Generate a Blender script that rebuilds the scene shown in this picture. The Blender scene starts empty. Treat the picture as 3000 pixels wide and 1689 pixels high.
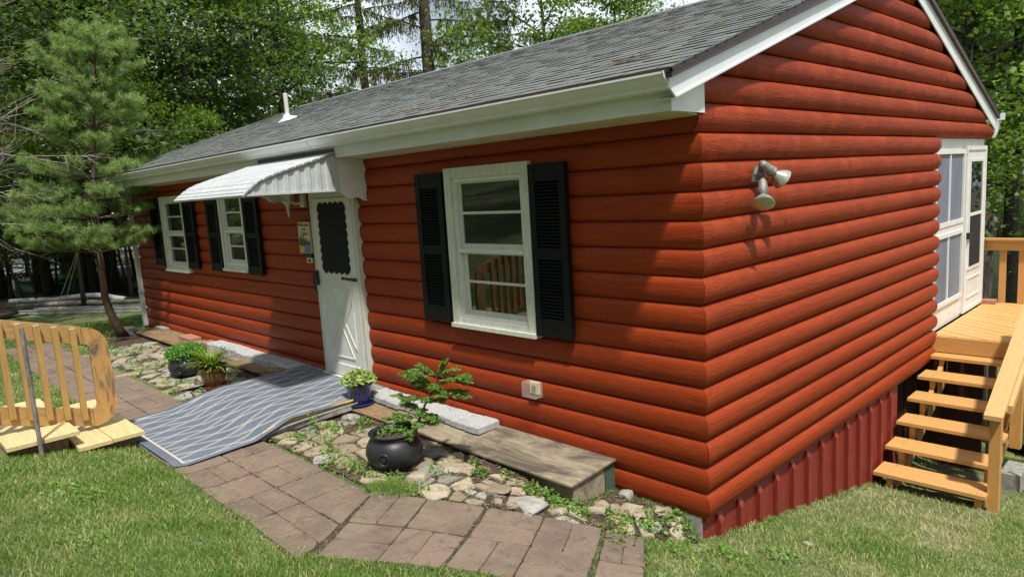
import bpy, math, random
import numpy as np
from mathutils import Vector, Matrix
R_ = math.radians
sc = bpy.context.scene
col = sc.collection

# ------------------------------------------------------------------ camera
cam_d = bpy.data.cameras.new("camera"); cam = bpy.data.objects.new("camera", cam_d); col.objects.link(cam)
cam_d.sensor_width = 36.0; cam_d.lens = 24.59; cam_d.clip_start = 0.05; cam_d.clip_end = 600
rt = (0.69811673, 0.71339677, -0.06081184); dn = (0.05989413, -0.1428254, -0.98793401); fw = (-0.7134744, 0.68605099, -0.14243708)
mw = Matrix(((rt[0], -dn[0], -fw[0], 2.333), (rt[1], -dn[1], -fw[1], -3.896), (rt[2], -dn[2], -fw[2], 2.4356), (0, 0, 0, 1)))
cam.matrix_world = mw
sc.camera = cam

# ------------------------------------------------------------------ light
SUN = Vector((.43, -.27, 1.0)).normalized()
elev = math.asin(SUN.z); azi = math.atan2(SUN.x, SUN.y)
w = bpy.data.worlds.new("World"); sc.world = w; w.use_nodes = True
nt = w.node_tree; nt.nodes.clear()
wo = nt.nodes.new('ShaderNodeOutputWorld'); bg = nt.nodes.new('ShaderNodeBackground'); sk = nt.nodes.new('ShaderNodeTexSky')
sk.sky_type = 'NISHITA'; sk.sun_disc = False; sk.sun_elevation = elev; sk.sun_rotation = azi
sk.air_density = 1.0; sk.dust_density = 2.5; sk.ozone_density = 1.0
tc = nt.nodes.new('ShaderNodeTexCoord'); nz = nt.nodes.new('ShaderNodeTexNoise'); nz.inputs['Scale'].default_value = 3.5; nz.inputs['Detail'].default_value = 7
rp = nt.nodes.new('ShaderNodeValToRGB'); rp.color_ramp.elements[0].position = .36; rp.color_ramp.elements[1].position = .56
mx = nt.nodes.new('ShaderNodeMix'); mx.data_type = 'RGBA'; mx.inputs[7].default_value = (11.0, 11.8, 12.9, 1)
nt.links.new(tc.outputs['Generated'], nz.inputs['Vector']); nt.links.new(nz.outputs['Fac'], rp.inputs['Fac'])
nt.links.new(rp.outputs['Color'], mx.inputs[0]); nt.links.new(sk.outputs['Color'], mx.inputs[6])
nt.links.new(mx.outputs[2], bg.inputs['Color']); bg.inputs['Strength'].default_value = 0.072
nt.links.new(bg.outputs['Background'], wo.inputs['Surface'])
sd = bpy.data.lights.new("sun", 'SUN'); so = bpy.data.objects.new("sun", sd); col.objects.link(so)
sd.energy = 4.2; sd.angle = R_(3.0); sd.color = (1.0, .95, .87)
so.rotation_euler = (-SUN).to_track_quat('-Z', 'Y').to_euler(); so.location = (8, -6, 20)
sc.view_settings.view_transform = 'Standard'; sc.view_settings.look = 'None'; sc.view_settings.gamma = 1
sc.view_settings.exposure = 0.38
sc.render.engine = 'CYCLES'
sc.cycles.max_bounces = 6; sc.cycles.diffuse_bounces = 3; sc.cycles.glossy_bounces = 3; sc.cycles.transmission_bounces = 4
sc.cycles.transparent_max_bounces = 8; sc.cycles.caustics_reflective = False; sc.cycles.caustics_refractive = False

rng = np.random.RandomState(7); random.seed(7)

# ------------------------------------------------------------------ materials
def newmat(name):
    m = bpy.data.materials.new(name); m.use_nodes = True
    n = m.node_tree; n.nodes.clear()
    o = n.nodes.new('ShaderNodeOutputMaterial'); b = n.nodes.new('ShaderNodeBsdfPrincipled')
    n.links.new(b.outputs[0], o.inputs['Surface'])
    return m, n, b, o
def L(n, a, b): n.links.new(a, b)
def noise(n, vec, scale, detail=4, rough=.6, dist=0):
    t = n.nodes.new('ShaderNodeTexNoise'); t.inputs['Scale'].default_value = scale; t.inputs['Detail'].default_value = detail
    t.inputs['Roughness'].default_value = rough; t.inputs['Distortion'].default_value = dist
    if vec is not None: L(n, vec, t.inputs['Vector'])
    return t.outputs['Fac']
def mapping(n, scale=(1, 1, 1), src='Object', rot=(0, 0, 0)):
    t = n.nodes.new('ShaderNodeTexCoord'); m = n.nodes.new('ShaderNodeMapping'); m.inputs['Scale'].default_value = scale
    m.inputs['Rotation'].default_value = rot
    L(n, t.outputs[src], m.inputs['Vector']); return m.outputs[0]
def ramp(n, fac, stops):
    r = n.nodes.new('ShaderNodeValToRGB'); e = r.color_ramp.elements
    while len(e) < len(stops): e.new(.5)
    for i, (p, c) in enumerate(stops): e[i].position = p; e[i].color = (*c, 1)
    L(n, fac, r.inputs['Fac']); return r.outputs['Color']
def mixc(n, fac, a, b, mode='MIX'):
    m = n.nodes.new('ShaderNodeMix'); m.data_type = 'RGBA'; m.blend_type = mode
    for s, v in ((0, fac), (6, a), (7, b)):
        if isinstance(v, (int, float)): m.inputs[s].default_value = v
        elif isinstance(v, tuple): m.inputs[s].default_value = (*v, 1)
        else: L(n, v, m.inputs[s])
    return m.outputs[2]
def bump(n, b, h, strength=.3, dist=.01):
    k = n.nodes.new('ShaderNodeBump'); k.inputs['Strength'].default_value = strength; k.inputs['Distance'].default_value = dist
    L(n, h, k.inputs['Height']); L(n, k.outputs[0], b.inputs['Normal']); return k
def attr(n, name='col'):
    a = n.nodes.new('ShaderNodeAttribute'); a.attribute_name = name; return a
def simple(name, c1, c2=None, rough=.6, scale=20, bs=.15, bd=.004, vs=(1, 1, 1), detail=5, metal=0, lo=.35, hi=.65, coat=0, c3=None, s3=3, l3=.55, h3=.75):
    m, n, b, o = newmat(name)
    v = mapping(n, vs); f = noise(n, v, scale, detail)
    c = ramp(n, f, [(lo, c1), (hi, c2 or c1)])
    if c3 is not None:
        f3 = noise(n, v, s3, 6, .65)
        r3 = ramp(n, f3, [(l3, (0, 0, 0)), (h3, (1, 1, 1))]); c = mixc(n, r3, c, c3)
    L(n, c, b.inputs['Base Color']); b.inputs['Roughness'].default_value = rough; b.inputs['Metallic'].default_value = metal
    if coat: b.inputs['Coat Weight'].default_value = coat
    if bs: bump(n, b, f, bs, bd)
    return m
M = {}
def log_mat(name, vs, worn):
    m, n, b, o = newmat(name)
    v = mapping(n, vs)
    grain = noise(n, v, 9, 8, .7, 1.2)                      # long fine grain
    big = noise(n, mapping(n, tuple(x * .5 for x in vs)), 2.2, 5, .6, .6)
    iso = noise(n, mapping(n), 5.5, 6, .6)
    c = ramp(n, grain, [(.3, (.205, .027, .0065)), (.5, (.280, .041, .0095)), (.72, (.345, .060, .014))])
    c = mixc(n, ramp(n, big, [(.4, (0, 0, 0)), (.7, (.55, .55, .55))]), c, (.20, .022, .007))
    if worn:
        sz_ = n.nodes.new('ShaderNodeSeparateXYZ'); L(n, mapping(n), sz_.inputs[0]); hz = n.nodes.new('ShaderNodeMapRange'); hz.inputs[1].default_value = 1.3; hz.inputs[2].default_value = 2.5; hz.inputs[3].default_value = .12; L(n, sz_.outputs[2], hz.inputs[0]); c0 = c
        c = mixc(n, ramp(n, iso, [(.48, (0, 0, 0)), (.66, (.6, .6, .6))]), c, (.40, .072, .024)); iso2 = noise(n, mapping(n, (1, .6, 1.4)), 2.3, 6, .65); c = mixc(n, ramp(n, iso2, [(.38, (.40, .40, .40)), (.56, (0, 0, 0))]), c, (.20, .030, .012))
        g2 = noise(n, v, 26, 6, .75, 2.0)
        c = mixc(n, ramp(n, g2, [(.36, (.85, .85, .85)), (.46, (0, 0, 0))]), c, (.12, .018, .010)); c = mixc(n, hz.outputs[0], c0, c)
    kn = n.nodes.new('ShaderNodeTexVoronoi'); kn.inputs['Scale'].default_value = 1.9; kn.inputs['Randomness'].default_value = 1.0; L(n, mapping(n), kn.inputs['Vector'])
    c = mixc(n, ramp(n, kn.outputs['Distance'], [(.03, (.85, .85, .85)), (.075, (0, 0, 0))]), c, (.13, .02, .010))
    # small dark nail holes
    vo = n.nodes.new('ShaderNodeTexVoronoi'); vo.inputs['Scale'].default_value = 5.0; L(n, mapping(n), vo.inputs['Vector'])
    c = mixc(n, ramp(n, vo.outputs['Distance'], [(.018, (1, 1, 1)), (.026, (0, 0, 0))]), c, (.05, .01, .005))
    L(n, c, b.inputs['Base Color']); b.inputs['Roughness'].default_value = .44 if not worn else .55
    b.inputs['Specular IOR Level'].default_value = .16
    mh = n.nodes.new('ShaderNodeMath'); mh.operation = 'ADD'; L(n, grain, mh.inputs[0]); L(n, big, mh.inputs[1])
    bump(n, b, mh.outputs[0], .6 if worn else .35, .012)
    return m
M['log_x'] = log_mat('red_log_front', (.55, 6, 6), False)
M['log_y'] = log_mat('red_log_gable', (6, .55, 6), True)
M['skirt'] = simple('red_board', (.17, .018, .010), (.225, .027, .015), .6, 14, .25, .004, (4, 4, .5), c3=(.26, .045, .03), s3=6)
M['white'] = simple('white_paint', (.62, .63, .60), (.70, .71, .69), .42, 6, .06, .002, c3=(.55, .54, .47), s3=2.2, l3=.6, h3=.85)
M['white_old'] = simple('weathered_white_paint', (.50, .52, .44), (.62, .63, .57), .55, 12, .15, .002, (3, 3, .8), c3=(.36, .33, .22), s3=9, l3=.62, h3=.8)
M['alu'] = simple('white_aluminium', (.62, .65, .65), (.70, .73, .74), .38, 4, .03, .002)
M['awn'] = simple('awning_metal', (.42, .44, .45), (.53, .55, .57), .5, 9, .05, .002, c3=(.30, .28, .24), s3=38, l3=.66, h3=.72)
M['soffit'] = simple('vinyl_soffit', (.56, .50, .38), (.63, .57, .45), .5, 5, .05, .002)
M['drip'] = simple('brown_drip_edge', (.035, .020, .018), (.06, .034, .03), .45, 9, .1)
M['black'] = simple('black_vinyl', (.0045, .006, .0065), (.009, .011, .012), .5, 40, .12, .001, (1, 1, 3))
M['black'].node_tree.nodes['Principled BSDF'].inputs['Specular IOR Level'].default_value = .15
M['iron'] = simple('black_iron', (.008, .008, .009), (.02, .02, .021), .5, 30, .2, .001)
M['screen'] = simple('dark_screen', (.0035, .004, .004), (.006, .0065, .006), .9, 60, .02)
M['greyscreen'] = simple('grey_screen_mesh', (.115, .140, .185), (.165, .195, .245), .75, 1.6, .02, .001, (1, 1, .35))
M['foundation'] = simple('concrete_block', (.20, .20, .18), (.33, .32, .29), .9, 18, .5, .006, c3=(.07, .10, .05), s3=5)
M['conc'] = simple('grey_concrete_paver', (.30, .31, .31), (.48, .49, .49), .9, 60, .6, .004, c3=(.24, .24, .23), s3=7)
M['brick'] = simple('red_brick', (.30, .13, .09), (.42, .21, .15), .9, 40, .5, .004)
M['steel'] = simple('grey_metal_fixture', (.17, .17, .165), (.30, .29, .275), .5, 25, .2, .001, metal=.35)
M['pipe'] = simple('rusty_steel_pipe', (.12, .11, .10), (.27, .25, .23), .6, 18, .5, .003, (1, 1, .6), c3=(.20, .08, .03), s3=11)
M['pvc'] = simple('white_plastic_pipe', (.62, .64, .66), (.74, .76, .78), .5, 6, .1, c3=(.22, .20, .17), s3=3.5, l3=.6, h3=.7)
M['blackpipe'] = simple('black_drain_pipe', (.012, .014, .018), (.03, .033, .04), .5, 12, .1)
M['ladder'] = simple('aluminium_ladder', (.42, .43, .43), (.60, .61, .60), .45, 8, .05, metal=.3)
M['log_end'] = M['log_x']
M['rope'] = simple('guy_rope', (.42, .38, .28), (.55, .5, .4), .9, 50, 0)
M['rope_green'] = simple('green_cord', (.20, .5, .38), (.3, .6, .48), .7, 50, 0)
M['pot_black'] = simple('black_plastic_pot', (.010, .011, .013), (.022, .023, .026), .42, 9, .12, .003, c3=(.055, .045, .035), s3=6, l3=.62, h3=.8)
M['pot_blue'] = simple('blue_glaze', (.010, .018, .085), (.018, .032, .14), .16, 8, .04, coat=.5)
M['pot_brown'] = simple('brown_glaze', (.085, .042, .014), (.24, .125, .04), .30, 7, .08, .003, (1, 1, .5), coat=.3)
M['terracotta'] = simple('terracotta', (.20, .055, .035), (.26, .08, .05), .7, 20, .1)
M['soil'] = simple('dark_soil', (.030, .021, .014), (.085, .06, .04), .95, 40, .9, .02, c3=(.17, .12, .08), s3=60, l3=.58, h3=.66)
M['stone'] = simple('tan_flagstone', (.25, .21, .145), (.39, .34, .25), .9, 9, .7, .012, c3=(.28, .27, .24), s3=4)
M['greystone'] = simple('grey_stone', (.22, .22, .20), (.40, .39, .36), .9, 12, .7, .012, c3=(.12, .13, .09), s3=7)
M['plastic'] = None
def wood(name, c1, c2, c3, vs, rough=.6, sc_=7, bs=.3, stain=None, sl=.56, sh=.7, ss=3.0):
    m, n, b, o = newmat(name); v = mapping(n, vs)
    wv = noise(n, v, sc_, 7, .65, 1.6); fine = noise(n, v, sc_ * 5, 5, .7, .5)
    c = ramp(n, wv, [(.3, c1), (.5, c2), (.7, c3)])
    c = mixc(n, ramp(n, fine, [(.35, (.45, .45, .45)), (.5, (0, 0, 0))]), c, tuple(x * .6 for x in c1))
    if stain is not None:
        s = noise(n, mapping(n, tuple(min(x, 2.5) for x in vs)), ss, 7, .7, .8)
        c = mixc(n, ramp(n, s, [(sl, (0, 0, 0)), (sh, (.95, .95, .95))]), c, stain)
    L(n, c, b.inputs['Base Color']); b.inputs['Roughness'].default_value = rough
    bump(n, b, wv, bs, .005); return m
M['deck_x'] = wood('stained_deck_wood_tread', (.50, .270, .085), (.56, .315, .105), (.62, .36, .135), (.7, 8, 8), .5, bs=.1)
M['deck_z'] = wood('stained_deck_wood_post', (.48, .245, .070), (.54, .285, .090), (.60, .33, .11), (8, 8, .7), .5, bs=.1)
M['deck_y'] = wood('stained_deck_wood_rail', (.52, .29, .10), (.58, .35, .14), (.64, .42, .20), (8, .7, 8), .5, bs=.1)
M['deck_d'] = wood('stained_deck_wood_boards', (.54, .30, .10), (.60, .35, .12), (.66, .40, .15), (3, 3, 3), .5, bs=.1)
M['pale_x'] = wood('new_pine_board', (.52, .38, .175), (.62, .48, .24), (.70, .56, .32), (.8, 6, 6), .65, 5, .15)
M['rail_y'] = wood('weathered_yellow_wood', (.33, .185, .058), (.42, .25, .085), (.50, .32, .125), (7, .8, 7), .6, 6, .3, (.10, .085, .065), .60, .68, 4)
M['slat_z'] = wood('yellow_wood_slat', (.35, .195, .058), (.43, .255, .08), (.50, .32, .115), (9, 9, .6), .6, 6, .3)
M['end_z'] = wood('weathered_end_board', (.38, .19, .055), (.48, .27, .085), (.53, .31, .11), (7, 7, .8), .6, 5, .4, (.10, .085, .065), .49, .60, 4)
M['ply'] = wood('weathered_plywood', (.20, .16, .105), (.29, .24, .165), (.38, .33, .24), (.8, 8, 8), .85, 5, .5, (.075, .062, .045), .45, .60, 1.5)
M['ply_dark'] = wood('weathered_brown_board', (.16, .095, .045), (.24, .155, .08), (.33, .23, .13), (.9, 6, 6), .85, 5, .4, (.075, .06, .045), .50, .66, 2.4)
M['bark'] = simple('bark', (.030, .024, .018), (.085, .07, .052), .95, 9, 1.0, .03, (3, 3, .6))
M['barkpine'] = simple('reddish_pine_bark', (.050, .034, .024), (.125, .085, .060), .95, 12, 1.0, .015, (3, 3, 1))
M['deadwood'] = simple('bare_grey_twig', (.17, .14, .11), (.33, .29, .24), .9, 10, .3)
# shingle
m, n, b, o = newmat('asphalt_shingle'); a = attr(n)
f = noise(n, mapping(n), 190, 3, .8); f2 = noise(n, mapping(n, (.5, 1, 1)), 1.8, 5, .6)
c = mixc(n, a.outputs['Fac'], (.092, .104, .100), (.150, .168, .156))
c = mixc(n, ramp(n, f, [(.40, (.55, .55, .55)), (.5, (0, 0, 0))]), c, (.075, .08, .078))
c = mixc(n, ramp(n, f2, [(.5, (0, 0, 0)), (.75, (.35, .35, .35))]), c, (.19, .17, .14))
L(n, c, b.inputs['Base Color']); b.inputs['Roughness'].default_value = .92; bump(n, b, f, .5, .004); M['shingle'] = m
# dark glossy window glass in front of an unlit room
m, n, b, o = newmat('window_glass'); b.inputs['Base Color'].default_value = (.006, .008, .007, 1); b.inputs['Roughness'].default_value = .015
b.inputs['IOR'].default_value = 1.75; M['glass'] = m
m, n, b, o = newmat('lamp_glass'); b.inputs['Base Color'].default_value = (.48, .49, .42, 1); b.inputs['Roughness'].default_value = .2; b.inputs['Metallic'].default_value = .6; M['lampglass'] = m
m, n, b, o = newmat('clear_plastic'); b.inputs['Base Color'].default_value = (.8, .8, .74, 1); b.inputs['Roughness'].default_value = .1
b.inputs['Transmission Weight'].default_value = .0; b.inputs['Alpha'].default_value = .14; M['plastic'] = m
def flat(name, c, rough=.6):
    m, n, b, o = newmat(name); b.inputs['Base Color'].default_value = (*c, 1); b.inputs['Roughness'].default_value = rough; return m
M['cream'] = flat('cream_paint', (.62, .53, .30)); M['sgreen'] = flat('sign_green', (.03, .09, .06)); M['sblue'] = flat('sign_blue', (.10, .22, .34))
M['sred'] = flat('sign_red', (.30, .04, .03)); M['syel'] = flat('sign_yellow', (.55, .42, .10)); M['yellow'] = simple('yellow_edge', (.55, .36, .04), (.68, .46, .07), .5, 9, .1)
M['carw'] = flat('car_paint_white', (.62, .64, .66), .25); M['cart'] = flat('car_paint_teal', (.03, .10, .11), .25); M['carr'] = flat('car_paint_red', (.28, .02, .02), .25)
M['tyre'] = flat('tyre_rubber', (.012, .012, .012), .8)
# leaves / grass
def leafmat(name, ca, cb, cc, trans=.35, rough=.5, hue=.5):
    m, n, b, o = newmat(name); a = attr(n); oi = n.nodes.new('ShaderNodeObjectInfo')
    c = ramp(n, a.outputs['Fac'], [(0, ca), (.55, cb), (1, cc)])
    hs = n.nodes.new('ShaderNodeHueSaturation'); mr = n.nodes.new('ShaderNodeMapRange'); mr.inputs[3].default_value = .75; mr.inputs[4].default_value = 1.3
    L(n, oi.outputs['Random'], mr.inputs[0]); L(n, mr.outputs[0], hs.inputs['Value']); L(n, c, hs.inputs['Color'])
    L(n, hs.outputs[0], b.inputs['Base Color']); b.inputs['Roughness'].default_value = rough; b.inputs['Specular IOR Level'].default_value = .4
    t = n.nodes.new('ShaderNodeBsdfTranslucent'); L(n, mixc(n, .5, hs.outputs[0], (.35, .55, .05), 'MIX'), t.inputs['Color'])
    ms = n.nodes.new('ShaderNodeMixShader'); ms.inputs[0].default_value = trans
    L(n, b.outputs[0], ms.inputs[1]); L(n, t.outputs[0], ms.inputs[2]); L(n, ms.outputs[0], o.inputs['Surface']); return m
M['leaf'] = leafmat('maple_leaf', (.040, .10, .016), (.105, .20, .030), (.22, .33, .060), .42)
M['leafd'] = leafmat('dark_beech_leaf', (.028, .070, .020), (.070, .135, .036), (.16, .24, .070), .35)
M['leafy'] = leafmat('bright_young_leaf', (.11, .20, .020), (.19, .31, .03), (.28, .40, .05), .45)
M['spruce'] = leafmat('drooping_spruce_needle', (.035, .042, .016), (.075, .085, .030), (.13, .11, .05), .2, .7)
M['needle'] = leafmat('pine_needle', (.11, .19, .05), (.25, .37, .12), (.48, .56, .24), .4, .5)
M['fern'] = leafmat('fern_leaf', (.09, .14, .015), (.17, .25, .03), (.28, .36, .06), .3)
M['hosta'] = leafmat('pale_rosette_leaf', (.18, .28, .05), (.32, .43, .10), (.46, .54, .18), .25)
M['parsley'] = leafmat('fresh_herb_leaf', (.05, .16, .02), (.09, .25, .035), (.15, .34, .06), .3)
M['cedar'] = leafmat('cedar_spray', (.07, .17, .025), (.16, .30, .05), (.36, .48, .13), .35)
M['weed'] = leafmat('weed_leaf', (.08, .18, .025), (.15, .29, .045), (.24, .40, .08), .35)
m = leafmat('grass_blade', (.095, .185, .030), (.19, .29, .06), (.52, .46, .25), .35, .6); M['grass'] = m
m, n, b, o = newmat('lawn_ground')
v = mapping(n); f = noise(n, v, 1.3, 6, .65); f2 = noise(n, v, 40, 5, .7); f3 = noise(n, v, 9, 6, .7)
c = ramp(n, f, [(.35, (.085, .135, .036)), (.52, (.14, .185, .06)), (.68, (.34, .30, .18))])
c = mixc(n, ramp(n, f2, [(.4, (.8, .8, .8)), (.55, (0, 0, 0))]), c, (.055, .065, .025))
c = mixc(n, ramp(n, f3, [(.58, (0, 0, 0)), (.7, (.7, .7, .7))]), c, (.33, .28, .18))
L(n, c, b.inputs['Base Color']); b.inputs['Roughness'].default_value = .95; bump(n, b, f2, .8, .02); M['lawn'] = m
M['forest'] = simple('leaf_litter', (.035, .026, .016), (.09, .065, .038), .95, 14, .9, .03, c3=(.05, .10, .02), s3=1.2, l3=.55, h3=.7)
m, n, b, o = newmat('red_paver'); a = attr(n); v = mapping(n)
f = noise(n, v, 95, 4, .75); f2 = noise(n, v, 3.2, 7, .7)
c = mixc(n, a.outputs['Fac'], (.125, .095, .076), (.225, .158, .122))
c = mixc(n, ramp(n, f, [(.38, (.6, .6, .6)), (.52, (0, 0, 0))]), c, (.14, .09, .068))
c = mixc(n, ramp(n, f2, [(.42, (0, 0, 0)), (.62, (.75, .75, .75))]), c, (.215, .165, .115)); f4 = noise(n, v, 8, 7, .75); c = mixc(n, ramp(n, f4, [(.36, (.7, .7, .7)), (.46, (0, 0, 0))]), c, (.09, .065, .048))
L(n, c, b.inputs['Base Color']); b.inputs['Roughness'].default_value = .92; bump(n, b, f, .5, .004); M['paver'] = m
m, n, b, o = newmat('river_water'); b.inputs['Base Color'].default_value = (.035, .050, .022, 1); b.inputs['Roughness'].default_value = .06; b.inputs['IOR'].default_value = 1.33
v = mapping(n, (1, 3.0, 1)); f = noise(n, v, 2.2, 6, .65, .6); bump(n, b, f, .55, .10); M['water'] = m
# rug: blue with trellis of cream double lines, in generated rug coordinates held by a uv map
m, n, b, o = newmat('blue_trellis_rug'); uv = n.nodes.new('ShaderNodeUVMap'); uv.uv_map = 'UVMap'
sx = n.nodes.new('ShaderNodeSeparateXYZ'); L(n, uv.outputs[0], sx.inputs[0])
def mth(op, a, b_=None, c_=None):
    k = n.nodes.new('ShaderNodeMath'); k.operation = op
    for i, q in enumerate((a, b_, c_)):
        if q is None: continue
        if isinstance(q, (int, float)): k.inputs[i].default_value = q
        else: L(n, q, k.inputs[i])
    return k.outputs[0]
U, V = sx.outputs[0], sx.outputs[1]       # metres: U across (0..1.75), V along (0..2.35)
PU, PV = .20, .285
def wave(sign, off):
    ph = mth('MULTIPLY', V, 2 * math.pi / PV)
    s = mth('ADD', mth('MULTIPLY', mth('SINE', ph), sign * .005), mth('MULTIPLY', V, sign * .1 / .285))
    t = mth('SUBTRACT', mth('SUBTRACT', U, s), off)
    fr = mth('PINGPONG', mth('ADD', t, PU * 20), PU / 2)                                 # distance to nearest line centre
    d = mth('ABSOLUTE', mth('SUBTRACT', fr, .0095))                 # double line
    return mth('LESS_THAN', d, .0036)
line = mth('MAXIMUM', wave(1, 0), wave(-1, 0))
inb = mth('MULTIPLY', mth('MULTIPLY', mth('GREATER_THAN', U, .075), mth('LESS_THAN', U, 1.675)), mth('MULTIPLY', mth('GREATER_THAN', V, .10), mth('LESS_THAN', V, 2.24)))
line = mth('MULTIPLY', line, inb)
def edge(x, c, wd): return mth('LESS_THAN', mth('ABSOLUTE', mth('SUBTRACT', x, c)), wd)
bu = mth('MULTIPLY', mth('MAXIMUM', edge(U, .072, .006), edge(U, 1.678, .006)), mth('MULTIPLY', mth('GREATER_THAN', V, .095), mth('LESS_THAN', V, 2.246)))
bv = mth('MULTIPLY', mth('MAXIMUM', edge(V, .10, .011), edge(V, 2.24, .006)), mth('MULTIPLY', mth('GREATER_THAN', U, .07), mth('LESS_THAN', U, 1.68)))
line = mth('MAXIMUM', line, mth('MAXIMUM', bu, bv))
fz = noise(n, uv.outputs[0], 160, 3, .7); fb = noise(n, uv.outputs[0], 3.5, 4)
base = mixc(n, fz, (.072, .092, .132), (.118, .145, .192)); base = mixc(n, ramp(n, fb, [(.4, (0, 0, 0)), (.7, (.4, .4, .4))]), base, (.19, .22, .285))
c = mixc(n, line, base, mixc(n, fz, (.42, .37, .27), (.58, .53, .43)))
L(n, c, b.inputs['Base Color']); b.inputs['Roughness'].default_value = .9; bump(n, b, fz, .3, .003); M['rug'] = m

# ------------------------------------------------------------------ helpers
class MB:
    def __init__(s): s.v = []; s.f = []; s.mi = []; s.a = []
    def add(s, vs, fs, mi=0, a=.5):
        o = len(s.v); s.v += [tuple(map(float, q)) for q in vs]; s.a += [a] * len(vs)
        for q in fs: s.f.append(tuple(o + i for i in q)); s.mi.append(mi)
    def box(s, x0, x1, y0, y1, z0, z1, mi=0, a=.5, T=None):
        vs = [Vector(q) for q in ((x0, y0, z0), (x1, y0, z0), (x1, y1, z0), (x0, y1, z0), (x0, y0, z1), (x1, y0, z1), (x1, y1, z1), (x0, y1, z1))]
        if T is not None: vs = [T @ q for q in vs]
        s.add(vs, [(0, 3, 2, 1), (4, 5, 6, 7), (0, 1, 5, 4), (1, 2, 6, 5), (2, 3, 7, 6), (3, 0, 4, 7)], mi, a)
    def bevbox(s, x0, x1, y0, y1, z0, z1, r, mi=0, a=.5, T=None):
        # box with chamfered top edges
        vs = [(x0, y0, z0), (x1, y0, z0), (x1, y1, z0), (x0, y1, z0), (x0, y0, z1 - r), (x1, y0, z1 - r), (x1, y1, z1 - r), (x0, y1, z1 - r),
              (x0 + r, y0 + r, z1), (x1 - r, y0 + r, z1), (x1 - r, y1 - r, z1), (x0 + r, y1 - r, z1)]
        vs = [Vector(q) for q in vs]
        if T is not None: vs = [T @ q for q in vs]
        s.add(vs, [(0, 3, 2, 1), (0, 1, 5, 4), (1, 2, 6, 5), (2, 3, 7, 6), (3, 0, 4, 7), (4, 5, 9, 8), (5, 6, 10, 9), (6, 7, 11, 10), (7, 4, 8, 11), (8, 9, 10, 11)], mi, a)
    def prism(s, pts, axis, a0, a1, mi=0, a=.5):
        # pts 2D polygon, extruded along axis ('x': pts are (y,z); 'y': (x,z); 'z': (x,y))
        def P(q, t): return {'x': (t, q[0], q[1]), 'y': (q[0], t, q[1]), 'z': (q[0], q[1], t)}[axis]
        k = len(pts); vs = [P(q, a0) for q in pts] + [P(q, a1) for q in pts]
        fs = [tuple(range(k))[::-1], tuple(range(k, 2 * k))] + [(i, (i + 1) % k, k + (i + 1) % k, k + i) for i in range(k)]
        s.add(vs, fs, mi, a)
    def tube(s, pts, rad, seg=8, mi=0, a=.5, cap=True):
        pts = [Vector(p) for p in pts]; k = len(pts)
        if not hasattr(rad, '__len__'): rad = [rad] * k
        up = Vector((0, 0, 1)); vs = []; px = None
        for i, p in enumerate(pts):
            d = (pts[min(i + 1, k - 1)] - pts[max(i - 1, 0)]).normalized()
            if px is None:
                px = d.cross(up)
                if px.length < 1e-3: px = d.cross(Vector((1, 0, 0)))
            px = (px - d * px.dot(d)).normalized(); py = d.cross(px)
            for j in range(seg):
                t = 2 * math.pi * j / seg; vs.append(p + (px * math.cos(t) + py * math.sin(t)) * rad[i])
        fs = [(i * seg + j, i * seg + (j + 1) % seg, (i + 1) * seg + (j + 1) % seg, (i + 1) * seg + j) for i in range(k - 1) for j in range(seg)]
        if cap: fs += [tuple(range(seg))[::-1], tuple((k - 1) * seg + j for j in range(seg))]
        s.add(vs, fs, mi, a)
    def lathe(s, prof, c=(0, 0, 0), seg=32, mi=0, a=.5, T=None):
        vs = []
        for (r, z) in prof:
            for j in range(seg):
                t = 2 * math.pi * j / seg; q = Vector((r * math.cos(t), r * math.sin(t), z))
                q = T @ q if T is not None else q
                vs.append(q + Vector(c))
        k = len(prof); fs = [(i * seg + j, i * seg + (j + 1) % seg, (i + 1) * seg + (j + 1) % seg, (i + 1) * seg + j) for i in range(k - 1) for j in range(seg)]
        if prof[0][0] > 1e-4: fs.append(tuple(range(seg))[::-1])
        if prof[-1][0] > 1e-4: fs.append(tuple((k - 1) * seg + j for j in range(seg)))
        s.add(vs, fs, mi, a)
    def build(s, name, mats, parent=None, smooth=False, autos=None):
        me = bpy.data.meshes.new(name); me.from_pydata(s.v, [], s.f); me.update()
        for q in (mats if isinstance(mats, (list, tuple)) else [mats]): me.materials.append(q)
        me.polygons.foreach_set('material_index', s.mi)
        at = me.attributes.new('col', 'FLOAT', 'POINT'); at.data.foreach_set('value', s.a)
        if smooth:
            me.polygons.foreach_set('use_smooth', [True] * len(me.polygons))
            if autos:
                me.edges.foreach_set
                me.set_sharp_from_angle(angle=R_(autos))
        o = bpy.data.objects.new(name, me); col.objects.link(o)
        if parent is not None: o.parent = parent; o.matrix_parent_inverse = Matrix.Translation(-parent.location) if True else None
        return o
def tag(o, label=None, cat=None, group=None, kind=None):
    if label: o['label'] = label
    if cat: o['category'] = cat
    if group: o['group'] = group
    if kind: o['kind'] = kind
    return o
def thing(name, label, cat, loc=(0, 0, 0), group=None):
    o = bpy.data.objects.new(name, None); col.objects.link(o); o.location = loc; o.empty_display_size = .1
    return tag(o, label, cat, group)
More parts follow.
